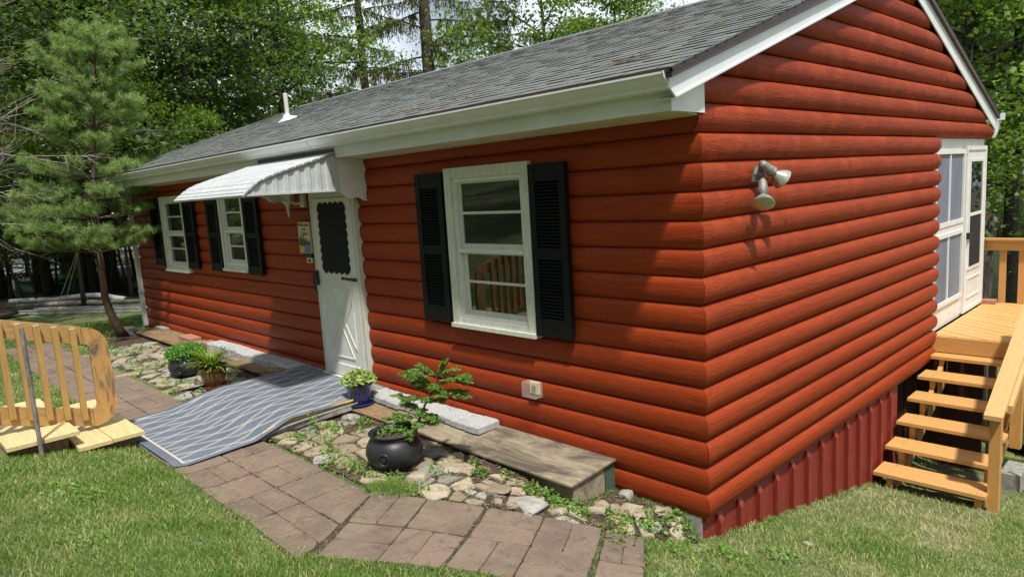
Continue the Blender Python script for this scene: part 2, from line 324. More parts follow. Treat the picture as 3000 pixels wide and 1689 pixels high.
def numesh(name, verts, faces, mat, colv=None, parent=None, smooth=False):
    """verts (n,3), faces (m,k) arrays with k 3 or 4"""
    me = bpy.data.meshes.new(name); nv = len(verts); nf, k = faces.shape
    me.vertices.add(nv); me.vertices.foreach_set('co', np.ascontiguousarray(verts, dtype=np.float32).ravel())
    me.loops.add(nf * k); me.loops.foreach_set('vertex_index', np.ascontiguousarray(faces, dtype=np.int32).ravel())
    me.polygons.add(nf); me.polygons.foreach_set('loop_start', np.arange(0, nf * k, k, dtype=np.int32))
    try: me.polygons.foreach_set('loop_total', np.full(nf, k, dtype=np.int32))
    except Exception: pass
    if smooth: me.polygons.foreach_set('use_smooth', np.ones(nf, dtype=bool))
    me.update(calc_edges=True); me.materials.append(mat)
    if colv is not None:
        at = me.attributes.new('col', 'FLOAT', 'POINT'); at.data.foreach_set('value', np.ascontiguousarray(colv, dtype=np.float32))
    o = bpy.data.objects.new(name, me); col.objects.link(o)
    if parent is not None: o.parent = parent; o.matrix_parent_inverse = Matrix.Translation(-parent.location)
    return o
def ss(t): t = np.clip(t, 0, 1); return t * t * (3 - 2 * t)
def g(x, y):
    x = np.asarray(x, float); y = np.asarray(y, float)
    gR = np.where(y < 0, .02 - .2 * y, .02 - .22 * y)
    gL = .36 + .2 * np.maximum(0, -2.1 - y) * ss((x + 13) / 5.)
    gL = gL + .2 * np.maximum(0, -6.5 - y) * (1 - ss((x + 13) / 5.))
    gL = np.where(y > .5, gL - .12 * (y - .5), gL)
    gR = np.where(y > 6, .02 - .22 * 6 - .32 * (y - 6), gR)
    s = ss((0.15 - x) / 1.7)
    z = gR * (1 - s) + gL * s
    wy = ss((y + .34) / .28) * ss((-.015 - x) / .14) * ss((x + 1.0) / .3) * (y < .3)
    return np.maximum(z + wy * np.maximum(0, .182 - z), -2.6)
def gz(x, y): return float(g(x, y))
def unit(a): return a / (np.linalg.norm(a, axis=-1, keepdims=True) + 1e-9)
def leaves(C_, size, up=.6, fold=.18, aspect=.55, droop=0, dirs=None, rs=None):
    """one folded diamond leaf per centre. returns verts, faces"""
    rs = rs or rng; n_ = len(C_)
    nrm = unit(rs.normal(size=(n_, 3)) * (1 - up) + np.array([0, 0, up]))
    d = rs.normal(size=(n_, 3)) if dirs is None else dirs + rs.normal(size=(n_, 3)) * .35
    d = d + np.array([0, 0, -droop]); d = unit(d - nrm * (d * nrm).sum(1, keepdims=True)); sd_ = np.cross(nrm, d)
    s = (size * rs.uniform(.65, 1.25, n_))[:, None]
    b0 = C_ - d * s * .5; tip = C_ + d * s * .5 - nrm * s * .08; l = C_ + sd_ * s * aspect * .5 - d * s * .05 + nrm * s * fold * .5; r = C_ - sd_ * s * aspect * .5 - d * s * .05 + nrm * s * fold * .5
    V_ = np.stack([b0, r, tip, l], 1).reshape(-1, 3); F_ = np.arange(n_ * 4).reshape(-1, 4)
    return V_, F_

# ================================================================== GROUND
nx, ny = 170, 170
xs = np.concatenate([np.linspace(-90, -14, 30), np.linspace(-13.5, -1.3, 62), np.linspace(-1.2, .4, 65), np.linspace(.5, 4, 24), np.linspace(5, 70, 30)])
ys = np.concatenate([np.linspace(-60, -8, 25), np.linspace(-7.5, -.7, 45), np.linspace(-.65, .35, 36), np.linspace(.45, 9, 50), np.linspace(10, 110, 35)])
X, Y = np.meshgrid(xs, ys, indexing='ij'); Z = g(X, Y) - .012
Z = Z + rng.normal(size=Z.shape) * .006 * (np.abs(Y) < 9)
I = np.arange(X.size).reshape(X.shape)
Fq = np.stack([I[:-1, :-1], I[1:, :-1], I[1:, 1:], I[:-1, 1:]], -1).reshape(-1, 4)
tag(numesh('lawn', np.stack([X, Y, Z], -1).reshape(-1, 3), Fq, M['lawn'], smooth=True), kind='structure')
# forest floor (leaf litter) sheet beyond the ladder and behind the house
def sheet(name, x0, x1, y0, y1, nx_, ny_, mat, dz, edge=None):
    xs_ = np.linspace(x0, x1, nx_); ys_ = np.linspace(y0, y1, ny_); X_, Y_ = np.meshgrid(xs_, ys_, indexing='ij'); Z_ = g(X_, Y_) + dz
    I_ = np.arange(X_.size).reshape(X_.shape); F_ = np.stack([I_[:-1, :-1], I_[1:, :-1], I_[1:, 1:], I_[:-1, 1:]], -1).reshape(-1, 4)
    return tag(numesh(name, np.stack([X_, Y_, Z_], -1).reshape(-1, 3), F_, mat, smooth=True), kind='structure')
sheet('forest_floor', -90, -15.6, -8, 60, 50, 60, M['forest'], .02)
sheet('forest_floor', -15.6, -1.6, 8.4, 20, 30, 20, M['forest'], .02)
wm = MB(); wm.add([(-60, 9.5, -2.2), (90, 9.5, -2.2), (90, 46, -2.2), (-60, 46, -2.2)], [(0, 1, 2, 3)])
tag(wm.build('river', M['water']), kind='structure')
fb_ = MB(); fb_.box(-90, 90, 45, 110, -3, -1.4); tag(fb_.build('far_bank', M['forest']), kind='structure')
# soil under the stone beds
def poly_sheet(name, poly, mat, dz, step=.06, jit=.008):
    poly = np.array(poly); x0, y0 = poly.min(0); x1, y1 = poly.max(0)
    gx = np.arange(x0, x1 + step, step); gy = np.arange(y0, y1 + step, step); ok = {}
    vs, fs = [], []
    def inside(x, y):
        c = False; j = len(poly) - 1
        for i in range(len(poly)):
            if (poly[i][1] > y) != (poly[j][1] > y) and x < (poly[j][0] - poly[i][0]) * (y - poly[i][1]) / (poly[j][1] - poly[i][1]) + poly[i][0]: c = not c
            j = i
        return c
    def vid(i, j):
        if (i, j) not in ok:
            ok[(i, j)] = len(vs); x = gx[i] + rng.uniform(-.01, .01); y = gy[j] + rng.uniform(-.01, .01); vs.append((x, y, gz(x, y) + dz + rng.uniform(-jit, jit)))
        return ok[(i, j)]
    for i in range(len(gx) - 1):
        for j in range(len(gy) - 1):
            if inside(gx[i] + step / 2, gy[j] + step / 2): fs.append((vid(i, j), vid(i + 1, j), vid(i + 1, j + 1), vid(i, j + 1)))
    b_ = MB(); b_.add(vs, fs); return tag(b_.build(name, mat, smooth=True), kind='structure')
BED_R = [(-3.55, -1.38), (-1.8, -1.38), (-1.55, -1.3), (-1.2, -1.1), (-.72, -.83), (-.45, -.58), (-.2, -.35), (0.0, -.05), (-.7, .0), (-.7, -.5), (-3.55, -.5)]
BED_L = [(-11.1, -1.1), (-9.4, -1.36), (-5.5, -1.36), (-5.4, -.4), (-11.1, -.15)]
poly_sheet('soil_bed', BED_R, M['soil'], .004)
poly_sheet('soil_bed', BED_L, M['soil'], .004)
# ---- brick paver path: slabs each scored into two, in straight run A, fanning runs B, C, D
pv = MB()
def slab(P00, P10, P11, P01, seam):
    P = [Vector((*q, 0)) for q in (P00, P10, P11, P01)]
    def lerp(a, b, t): return a + (b - a) * t
    halves = [(P[0], lerp(P[0], P[1], .5), lerp(P[3], P[2], .5), P[3]), (lerp(P[0], P[1], .5), P[1], P[2], lerp(P[3], P[2], .5))] if seam == 'x' else \
             [(P[0], P[1], lerp(P[1], P[2], .5), lerp(P[0], P[3], .5)), (lerp(P[0], P[3], .5), lerp(P[1], P[2], .5), P[2], P[3])]
    sh = random.uniform(-.004, .004); base_a = random.random() * .8
    for h in [list(q) for q in halves]:
        c_ = sum(h, Vector()) / 4; aa = base_a * .6 + random.random() * .4
        def pt(q, ins, dz):
            r = c_ + (q - c_) * (1 - ins / max((q - c_).length, .01)); return (r.x, r.y, gz(r.x, r.y) + dz)
        tz = .014 + sh + random.uniform(-.0015, .0015)
        per = []
        for a_, b_ in zip(h, h[1:] + h[:1]):
            kk = max(2, int((b_ - a_).length / .045))
            for t in range(kk): per.append(a_.lerp(b_, t / kk) + Vector((random.uniform(-.0018, .0018), random.uniform(-.0018, .0018), 0)) + ((c_ - a_) * random.uniform(.02, .05) if t == 0 else Vector()))
        K_ = len(per); tl = Vector((random.uniform(-.012, .012), random.uniform(-.012, .012), 0))
        def pz(q, ins, dz): r = pt(q, ins, dz); return (r[0], r[1], r[2] + (q - c_).dot(tl))
        vs = [pz(q, .002, -.03) for q in per] + [pz(q, .002, tz - .005 + random.uniform(-.001, .001)) for q in per] + [pz(q, .0065, tz) for q in per] + [pz(c_, 0, tz)]
        pv.add(vs, [(r * K_ + i, r * K_ + (i + 1) % K_, (r + 1) * K_ + (i + 1) % K_, (r + 1) * K_ + i) for r in range(2) for i in range(K_)] + [(2 * K_ + i, 2 * K_ + (i + 1) % K_, 3 * K_) for i in range(K_)], 0, aa)
k = 0
for i in range(24):
    x1 = -1.652 - .4 * i; x0 = x1 - .4
    for j in range(2):
        y1 = -1.425 - .395 * j; y0 = y1 - .395
        if i == 0: slab(*([(x0 + .004, y0 + .003), (-1.545, y0 + .003), (-1.79, y1 - .003), (x0 + .004, y1 - .003)] if j == 0 else [(x0 + .004, y0 + .003), (-1.315, y0 - .02), (-1.55, y1 - .006), (x0 + .004, y1 - .003)]), 'y' if j else 'x')
        else: slab((x0 + .004, y0 + .003), (x1 - .004, y0 + .003), (x1 - .004, y1 - .003), (x0 + .004, y1 - .003), 'x' if (i + j) % 2 else 'y')
# run B (between wedge 1 and 2), C, D: frames given by their right edge points and left edge points
def run(R0, R1, L0, L1, nn, mm, sd0):
    R0, R1, L0, L1 = map(lambda q: Vector((*q, 0)), (R0, R1, L0, L1))
    for i in range(nn):
        for j in range(mm):
            def P(u, v_): 
                a_ = R0 + (R1 - R0) * u; b_ = L0 + (L1 - L0) * u; q = a_ + (b_ - a_) * v_; return (q.x, q.y)
            e = .003
            slab(P((i) / nn + e, (j + 1) / mm - e), P((i + 1) / nn - e, (j + 1) / mm - e), P((i + 1) / nn - e, j / mm + e), P(i / nn + e, j / mm + e), 'x' if (i + j + sd0) % 2 else 'y')
run((-1.775, -1.415), (-1.03, -1.03), (-1.30, -2.13), (-.63, -1.73), 2, 2, 1)
run((-1.018, -1.02), (-.418, -.562), (-.615, -1.715), (.035, -1.30), 2, 2, 0)
run((-.40, -.545), (-.21, -.40), (.055, -1.28), (.28, -1.10), 1, 2, 1)
tag(pv.build('path', M['paver']), kind='structure')
# sand / grass joint bed below pavers
poly_sheet('path_bed', [(-11.3, -2.23), (-1.28, -2.19), (-.6, -1.76), (.06, -1.32), (.32, -1.08), (-.2, -.36), (-.45, -.55), (-1.05, -1.0), (-1.75, -1.39), (-11.3, -1.39)], M['soil'], -.004, .08, .002)

# ---- crazy paving (flagstone) beds
def inpoly(poly, x, y):
    poly = np.array(poly); c = np.zeros(np.shape(x), bool); j = len(poly) - 1
    for i in range(len(poly)):
        xi, yi = poly[i]; xj, yj = poly[j]
        with np.errstate(divide='ignore', invalid='ignore'):
            c ^= ((yi > y) != (yj > y)) & (x < (xj - xi) * (y - yi) / (yj - yi + 1e-12) + xi)
        j = i
    return c
def clip(poly, p, n_):
    out = []
    for i in range(len(poly)):
        a_, b_ = poly[i], poly[(i + 1) % len(poly)]; da = (a_ - p) @ n_; db = (b_ - p) @ n_
        if da <= 0: out.append(a_)
        if da * db < 0: out.append(a_ + (b_ - a_) * (da / (da - db)))
    return out
def flagstones(poly, sp, drop, mb, seed, gap=.012, keep=None):
    rs = np.random.RandomState(seed); P = np.array(poly); x0, y0 = P.min(0); x1, y1 = P.max(0); pts = []
    for _ in range(6000):
        q = np.array([rs.uniform(x0 - .1, x1 + .1), rs.uniform(y0 - .1, y1 + .1)])
        if not pts or min(np.hypot(*((q - r) * (1, 1.35))) for r in pts) > sp * rs.uniform(.72, 1.25): pts.append(q)
    pts = np.array(pts)
    for i, c_ in enumerate(pts):
        if not inpoly(poly, np.array([c_[0]]), np.array([c_[1]]))[0] or rs.rand() < drop: continue
        cell = [c_ + np.array(q) * sp * 1.3 for q in ((-1, -1), (1, -1), (1, 1), (-1, 1))]
        for j in np.argsort(np.hypot(*(pts - c_).T))[1:14]:
            d = pts[j] - c_; l = np.hypot(*d); cell = clip(cell, c_ + d * .5 - d / l * gap * rs.uniform(.4, 2.2), d / l)
            if len(cell) < 3: break
        if len(cell) < 3: continue
        # roughen outline
        out = []
        for a_, b_ in zip(cell, cell[1:] + cell[:1]):
            l = np.hypot(*(b_ - a_)); k_ = max(1, int(l / .05))
            for t in range(k_):
                q = a_ + (b_ - a_) * t / k_; q = q + (c_ - q) * (.07 if t == 0 else 0) * rs.uniform(.4, 1.2) + rs.normal(size=2) * .0045; out.append(q)
        k_ = len(out); tz = rs.uniform(.008, .022); tilt = rs.normal(size=2) * .035; a = rs.rand()
        def zz(q, e): return gz(*q) + e + (q - c_) @ tilt
        inn = [c_ + (q - c_) * .95 for q in out]
        vs = [(q[0], q[1], zz(q, -.03)) for q in out] + [(q[0], q[1], zz(q, tz - .009)) for q in out] + [(q[0], q[1], zz(q, tz + rs.uniform(-.002, .002))) for q in inn] + [(c_[0], c_[1], zz(c_, tz))]
        fs = [(i_, (i_ + 1) % k_, k_ + (i_ + 1) % k_, k_ + i_) for i_ in range(k_)] + [(k_ + i_, k_ + (i_ + 1) % k_, 2 * k_ + (i_ + 1) % k_, 2 * k_ + i_) for i_ in range(k_)] + [(2 * k_ + i_, 2 * k_ + (i_ + 1) % k_, 3 * k_) for i_ in range(k_)]
        mb.add(vs, fs, 0 if rs.rand() < .72 else 1, a)
m, n, b, o = newmat('crazy_paving_stone'); a = attr(n); v = mapping(n); f = noise(n, v, 10, 7, .7, .4); f2 = noise(n, v, 70, 4, .7)
c = mixc(n, a.outputs['Fac'], (.25, .205, .135), (.42, .36, .25)); c = mixc(n, ramp(n, f, [(.35, (.75, .75, .75)), (.55, (0, 0, 0))]), c, (.17, .14, .10))
c = mixc(n, ramp(n, f2, [(.6, (0, 0, 0)), (.75, (.6, .6, .6))]), c, (.48, .44, .35))
L(n, c, b.inputs['Base Color']); b.inputs['Roughness'].default_value = .92; bump(n, b, f, .9, .015); M['flag'] = m
m, n, b, o = newmat('grey_paving_stone'); a = attr(n); f = noise(n, mapping(n), 14, 7, .7); c = mixc(n, a.outputs['Fac'], (.20, .195, .175), (.36, .35, .32))
L(n, mixc(n, ramp(n, f, [(.4, (.6, .6, .6)), (.55, (0, 0, 0))]), c, (.13, .13, .10)), b.inputs['Base Color']); b.inputs['Roughness'].default_value = .92; bump(n, b, f, .9, .012); M['flag2'] = m
fl = MB()
flagstones([(-3.5, -1.38), (-1.8, -1.38), (-1.35, -1.15), (-1.3, -.56), (-3.5, -.54)], .24, .02, fl, 3, .008)
flagstones([(-1.35, -1.15), (-.75, -.82), (-.45, -.57), (-.1, -.22), (-.05, -.1), (-.65, -.08), (-.68, -.56), (-1.3, -.56)], .15, .10, fl, 4, .012)
tag(fl.build('flagstone_paving', [M['flag'], M['flag2']]), kind='structure')
fl = MB(); flagstones([(-9.6, -1.34), (-5.6, -1.34), (-5.5, -.5), (-9.6, -.5)], .22, .06, fl, 5, .010)
tag(fl.build('flagstone_paving', [M['flag'], M['flag2']]), kind='structure')

# ================================================================== CABIN
LEN, DEP, YR, PY = 11.15, 4.97, 3.53, 7.36
cabin = thing('log_cabin', 'red log-sided cabin with grey shingle roof, white eaves and awning over its front door', 'cabin', (0, 0, 0))
BU = .055; FB = .62
def roof_under(y):        # underside line of the gable end where logs stop
    return (2.876 + .343 * (y + .414)) if y < YR else (2.797 + .3690 * (7.29 - y))
def ylim(z):
    lo = max(-BU, (z - 2.876) / .343 - .414 + .04); hi = min(PY, 7.29 - (z - 2.797) / .369 - .04); return lo, hi
NP = 19
def prof():
    out = []
    for k in range(NP):
        u = math.sin((-1 + 2 * k / (NP - 1)) * math.pi / 2); b_ = BU * ((1 - abs(u) ** 3.0) ** .6 if u > 0 else (1 - abs(u) ** 1.75) ** .62) if abs(u) < 1 else -.012; out.append((u, b_))
    return out
PR = prof()
# openings on the front wall (x0,x1,z0,z1)
OPEN = [(-2.37, -1.43, 1.29, 2.60), (-7.27, -6.58, 1.575, 2.60), (-9.60, -8.68, 1.475, 2.60), (-4.74, -3.90, .40, 2.50)]
fr = MB()
for i in range(-1, 14):
    zt = 2.7 - .18 * i; zc = zt - .09
    def zprof(k): return zc + PR[k][0] * .09
    segs = [(-LEN, None)]
    # segments split at openings that overlap this course substantially
    cuts = sorted([(o_[0], o_[1]) for o_ in OPEN if o_[2] < zc < o_[3]])
    xs_ = -LEN; parts = []
    for c0, c1 in cuts: parts.append((xs_, c0)); xs_ = c1
    parts.append((xs_, None))
    # board joints at random places
    for (xa, xb) in parts:
        miter = xb is None
        vs = []; k_ = NP; st = 6 if (miter and not cuts) else 2
        xe = 0 if miter else xb
        for t in range(st + 1):
            for (u, b_) in PR:
                x = xa + (xe - xa) * t / st
                if t == st and miter: x = b_
                wob = 0.0025 * math.sin(x * 1.7 + i * 2.1)
                vs.append((x, -b_ * FB + (wob if b_ > .02 else 0), zc + u * .0880 + (wob * .6 if 0 < t < st else 0)))
        fs = [(t * k_ + j, (t + 1) * k_ + j, (t + 1) * k_ + j + 1, t * k_ + j + 1) for t in range(st) for j in range(k_ - 1)]
        fs.append(tuple(range(k_))); 
        fr.add(vs, fs)
fr.build('front_siding', M['log_x'], cabin, True, 40)
# backing wall boxes around the openings (keeps light out behind the siding)
bk = MB()
bk.box(-LEN, 0, .01, .05, .15, .40); bk.box(-LEN, -9.60, .012, .05, .40, 2.86); bk.box(-8.68, -7.27, .012, .05, .40, 2.86); bk.box(-6.58, -4.74, .012, .05, .40, 2.86)
bk.box(-3.90, -2.37, .012, .05, .40, 2.86); bk.box(-1.43, -.02, .012, .05, .40, 2.86)
bk.box(-9.6, -8.68, .014, .05, .40, 1.475); bk.box(-7.27, -6.58, .014, .05, .40, 1.575); bk.box(-2.37, -1.43, .014, .05, .40, 1.29)
bk.box(-9.6, -8.68, .014, .05, 2.6, 2.86); bk.box(-7.27, -6.58, .014, .05, 2.6, 2.86); bk.box(-2.37, -1.43, .014, .05, 2.6, 2.86); bk.box(-4.74, -3.9, .014, .05, 2.5, 2.86)
bk.box(-LEN, -LEN + .05, .05, 7.3, .15, 2.86); bk.box(-LEN, -.05, 7.26, 7.3, .15, 2.86)
bk.box(-LEN, -.1, .05, 7.26, .10, .14)
bk.build('wall_sheathing', M['skirt'], cabin)
# gable siding
ga = MB()
for i in range(-9, 14):
    zt = 2.7 - .18 * i; zc = zt - .09; vs = []; st = 10
    yend = DEP if i >= 0 else PY
    if zc > 4.28: continue
    for t in range(st + 1):
        for k_, (u, b_) in enumerate(PR):
            z = zc + u * .0880; lo, hi = ylim(z)
            if zt - .09 <= 2.79: lo = -b_ * FB
            hi = min(yend - .03 * abs(u) ** 3, hi)
            if lo > hi: lo = hi
            y = lo + (hi - lo) * t / st
            wob = .003 * math.sin(y * 2.3 + i * 1.3); vs.append((b_ + (wob if b_ > .02 else 0), y, z + (wob * .5 if 0 < t < st else 0)))
    fs = [(t * NP + j, (t + 1) * NP + j, (t + 1) * NP + j + 1, t * NP + j + 1) for t in range(st) for j in range(NP - 1)]
    e = len(vs); vs += [(-.03, vs[st * NP][1], vs[st * NP][2]), (-.03, vs[-1][1], vs[-1][2])]
    fs.append(tuple([st * NP + j for j in range(NP)] + [e + 1, e]))
    ga.add(vs, fs)
    if i in (2, 6, 11): # butt joints between boards
        yj = {2: 3.9, 6: 4.2, 11: 2.2}[i]
ga.build('gable_siding', M['log_y'], cabin, True, 40)
def logjoint(axis, pos, i, nm='siding_joint'):
    s_ = MB(); zc = 2.7 - .18 * i - .09; vs = []
    for d_ in (-.0016, .0016):
        for (u, b_) in PR: vs.append((b_ + .0012, pos + d_, zc + u * .0880) if axis == 'y' else (pos + d_, -b_ * FB - .0012, zc + u * .0880))
    s_.add(vs, [(k, k + 1, NP + k + 1, NP + k) for k in range(NP - 1)]); s_.build(nm, M['iron'], cabin)
logjoint('y', 1.62, 11); logjoint('y', 3.38, 9); logjoint('x', -2.27, -1); logjoint('y', 6.25, 0); logjoint('y', 5.1, -1); logjoint('x', -7.9, 10); logjoint('x', -5.9, 3)
gb = MB(); gb.prism([(-.0, .15), (DEP - .02, .15), (DEP - .02, 2.69), (PY - .04, 2.69), (PY - .04, 2.76), (YR, 4.15), (.0, 2.86)], 'x', -.05, -.012)
gb.build('gable_sheathing', M['skirt'], cabin)
# gable louver vent near the peak
gv = MB()
for k in range(4): gv.box(.045, .075, 3.35 + k * .07, 4.35 - k * .16, 4.03 + k * .055, 4.045 + k * .055)
gv.box(.044, .06, 3.32, 4.4, 3.995, 4.02); gv.build('gable_vent', M['skirt'], cabin)
# skirting boards with battens under the gable
sk_ = MB(); vs = []; N = 40; yy = np.linspace(-.0, 3.9, N)
for y in yy: vs += [(-.022, y, gz(.05, y) - .02), (-.022, y, .185)]
sk_.add(vs, [(2 * i, 2 * i + 2, 2 * i + 3, 2 * i + 1) for i in range(N - 1)])
sk_.box(-.25, -.022, 3.89, 3.9, -1.0, .18)
for k in range(14):
    y = .17 + k * .285
    if y > 3.85: break
    z0 = gz(.05, y) - .02
    sk_.box(-.022, .016, y, y + .05, z0, .09); sk_.add([(-.022, y, .09), (.016, y, .09), (.016, y + .05, .09), (-.022, y + .05, .09), (-.022, y, .18), (-.022, y + .05, .18)], [(0, 1, 4), (1, 2, 5, 4), (2, 3, 5)])
sk_.build('skirting', M['skirt'], cabin)
sb = MB(); sb.box(-.29, -.25, 3.89, 7.3, -1.75, .17); sb.box(-.245, -.05, 3.905, 3.93, -1.3, .17)
sb.box(-.25, .45, 5.30, 5.33, -1.5, .25)  # dark board added where only the deck's shade lies behind the stairs
for k in range(9): sb.box(-.25, -.235, 4.1 + k * .38, 4.14 + k * .38, -1.7, .15)
sb.build('underfloor_wall_and_shade_board', simple('brown_board_and_shade', (.05, .018, .014), (.075, .026, .018), .8, 14, .2), cabin)
fo = MB(); fo.box(-1.0, -.03, -.012, .05, -.1, .185); fo.box(-.06, -.024, -.011, .03, -.05, .185); fo.box(-LEN, -1.0, .0, .05, .1, .19); fo.build('foundation', M['foundation'], cabin)
# eaves: fascia, soffit, gutter
GL = -11.42
ev = MB(); ev.box(GL, .046, -.352, -.33, 2.816, 3.0); ev.build('fascia', M['alu'], cabin)
ev = MB(); ev.prism([(-.33, 2.822), (-.012, 2.796), (-.012, 2.806), (-.33, 2.832)], 'x', GL, .04)
for k in range(95):
    x = -.05 - .12 * k
    ev.prism([(-.33, 2.8190), (-.012, 2.7930), (-.012, 2.797), (-.33, 2.823)], 'x', x - .002, x + .002)
ev.build('soffit', M['soffit'], cabin)
ev = MB(); ev.prism([(-.0, 2.812), (-.36, 2.813), (-.365, 2.93), (-.02, 3.06), (.0, 3.06)], 'x', .047, .060)
ev.build('eave_end_panel', M['white'], cabin)
gp = [(-.352, 2.922), (-.44, 2.920), (-.452, 2.928), (-.452, 2.945), (-.475, 2.962), (-.492, 2.982), (-.498, 3.0), (-.510, 3.003), (-.510, 3.015), (-.488, 3.015), (-.486, 3.003), (-.478, 2.985), (-.462, 2.968), (-.442, 2.952), (-.436, 2.932), (-.352, 2.932)]
ev = MB(); ev.prism(gp, 'x', -3.95, .102); ev.prism([(y - .006, z - .004) for y, z in gp], 'x', GL, -3.93)
ev.prism([(-.36, 2.918), (-.455, 2.918), (-.462, 2.945), (-.503, 2.985), (-.516, 3.018), (-.36, 3.018)], 'x', .100, .106)
ev.prism([(-.36, 2.918), (-.455, 2.918), (-.462, 2.945), (-.503, 2.985), (-.516, 3.018), (-.36, 3.018)], 'x', GL - .005, GL)
ev.build('gutter', M['alu'], cabin, True, 30)
# roof slopes
S1 = .333; ZE = 3.033; YE = -.482
def rz(y): return ZE + S1 * (y - YE) if y < YR else 4.367 - .3545 * (y - YR)
ZR = rz(YR)
rf = MB(); XL, XR_ = -11.42, .155
rf.prism([(YE, ZE - .02), (YR, ZR - .02), (YR, ZR - .085), (YE, ZE - .055)], 'x', XL, XR_ - .01); rf.prism([(YR, ZR - .02), (7.41, rz(7.41) - .02), (7.41, rz(7.41) - .05), (YR, ZR - .055)], 'x', XL, .10)
roofb = rf.build('roof', M['drip'], cabin)
tb = MB(); rs = np.random.RandomState(11)
nrow = 34; dy = (YR - YE + .01) / nrow
c_n = Vector((0, -S1, 1)).normalized()
for r in range(nrow):
    y0 = YE - .012 + r * dy; y1 = y0 + dy + .02; x = XL - rs.uniform(0, .3)
    while x < XR_:
        wd = rs.choice([.10, .13, .16, .20]) * rs.uniform(.9, 1.1); xa, xb = max(x, XL), min(x + wd, XR_)
        if xb > xa + .01:
            th = rs.choice([.0045, .006, .0085]); j = rs.choice([0, 0, .012]) + rs.uniform(-.002, .002); a = float(np.clip(rs.normal(.5, .16), 0, 1))
            f0 = Vector((xa, y0 + j, rz(y0 + j))); f1 = Vector((xb, y0 + j, rz(y0 + j))); b1 = Vector((xb, y1, rz(y1))); b0 = Vector((xa, y1, rz(y1)))
            t = c_n * th; e = c_n * .001
            tb.add([f0 - c_n * .012, f1 - c_n * .012, f1 + t, f0 + t, b1 + e, b0 + e, b0 - e * 3, b1 - e * 3], [(0, 1, 2, 3), (3, 2, 4, 5), (0, 3, 5, 6), (1, 7, 4, 2)], 0, a); tb.mi[-4] = 1; tb.mi[-2] = 1; tb.mi[-1] = 1
        x += wd
x = XL
while x < XR_:
    a = rs.rand(); x2 = min(x + .14, XR_); yy0, yy1 = YR - .13, YR + .13
    tb.add([(x, yy0, rz(yy0) + .016), (x2 + .02, yy0, rz(yy0) + .012), (x2 + .02, YR, ZR + .022), (x, YR, ZR + .028), (x, yy1, rz(yy1) + .016), (x2 + .02, yy1, rz(yy1) + .012), (x, yy0, rz(yy0) - .01), (x2 + .02, yy0, rz(yy0) - .01)], [(0, 1, 2, 3), (3, 2, 5, 4), (6, 7, 1, 0)], 0, a); x = x2
for r in range(30):  # rear slope, plain courses
    ya = YR + r * .13; yb = ya + .14
    if yb > 7.42: yb = 7.42
    tb.add([(XL, ya, rz(ya) + .001), (.105, ya, rz(ya) + .001), (.105, yb, rz(yb) + .014), (XL, yb, rz(yb) + .014)], [(0, 1, 2, 3)], 0, rs.rand())
    if yb >= 7.42: break
sh_ = tb.build('shingles', [M['shingle'], simple('shingle_cut_edge', (.022, .023, .022), (.05, .052, .05), .95, 60, .1)], roofb)
# rake boards and dark drip edge on the gable
rk = MB(); t0, t1 = .105, .118
def rake(y0, y1, lo, hi, x0, x1, mb):
    mb.prism([(y0, rz(y0) + lo), (y1, rz(y1) + lo), (y1, rz(y1) + hi), (y0, rz(y0) + hi)], 'x', x0, x1)
rk2 = MB()
rk.prism([(-.405, 2.879), (-.470, 2.93), (-.470, 3.016), (YR, ZR - .035), (YR, 4.175)], 'x', .105, .120)
rk.prism([(YR, 4.175), (YR, ZR - .035), (7.33, rz(7.33) - .035), (7.41, rz(7.41) - .04), (7.33, 2.80)], 'x', .055, .068)
rk.prism([(-.405, 2.879), (YR, 4.175), (YR, 4.187), (-.405, 2.891)], 'x', .120, .128)
rk.prism([(-.405, 2.873), (YR, 4.169), (YR, 4.175), (-.405, 2.879)], 'x', -.01, .120)
rk.prism([(7.36, 2.70), (7.62, 2.84), (7.62, 2.96), (7.36, 3.02)], 'x', .02, .06)
rk.build('rake_board', M['alu'], cabin)
rk2.box(XL, XR_ - .02, -.497, -.487, 3.008, 3.036); rake(-.478, YR, -.026, .004, .122, .150, rk2); rake(YR, 7.41, -.026, .004, .069, .098, rk2); rk2.build('drip_edge', M['drip'], cabin)
g2 = MB(); g2.prism([(7.50, 2.93), (7.60, 2.93), (7.63, 3.02), (7.50, 3.02)], 'x', -11.3, .115); g2.build('rear_gutter', M['alu'], cabin)
# vent pipes on the roof
vp = MB(); yv = 1.55; zv = rz(yv); vp.tube([(-8.2, yv, zv - .05), (-8.21, yv, zv + .41)], .034, 14)
vp.build('vent_pipe', M['white_old'], cabin, True, 50)
vp = MB(); vp.lathe([(.17, -.02), (.16, .01), (.06, .05), (.045, .09)], (-8.2, yv, zv + .0), 20, T=Matrix.Rotation(math.atan(S1), 4, 'X')); vp.build('pipe_flashing', M['alu'], cabin, True, 50)
vp = MB(); vp.tube([(-10.55, 3.75, 4.2), (-10.55, 3.75, 4.50), (-10.53, 3.72, 4.56), (-10.48, 3.68, 4.56), (-10.45, 3.65, 4.50)], .035, 10); vp.build('elbow_pipe', M['iron'], cabin, True)
# downspout at the left corner
dsp = MB(); dsp.box(-11.20, -11.12, -.10, -.035, .40, 2.80); dsp.box(-11.20, -11.12, -.36, -.05, 2.78, 2.84)
for z in (1.0, 1.9): dsp.box(-11.215, -11.105, -.105, -.03, z, z + .03)
dsp.build('downspout', M['alu'], cabin)

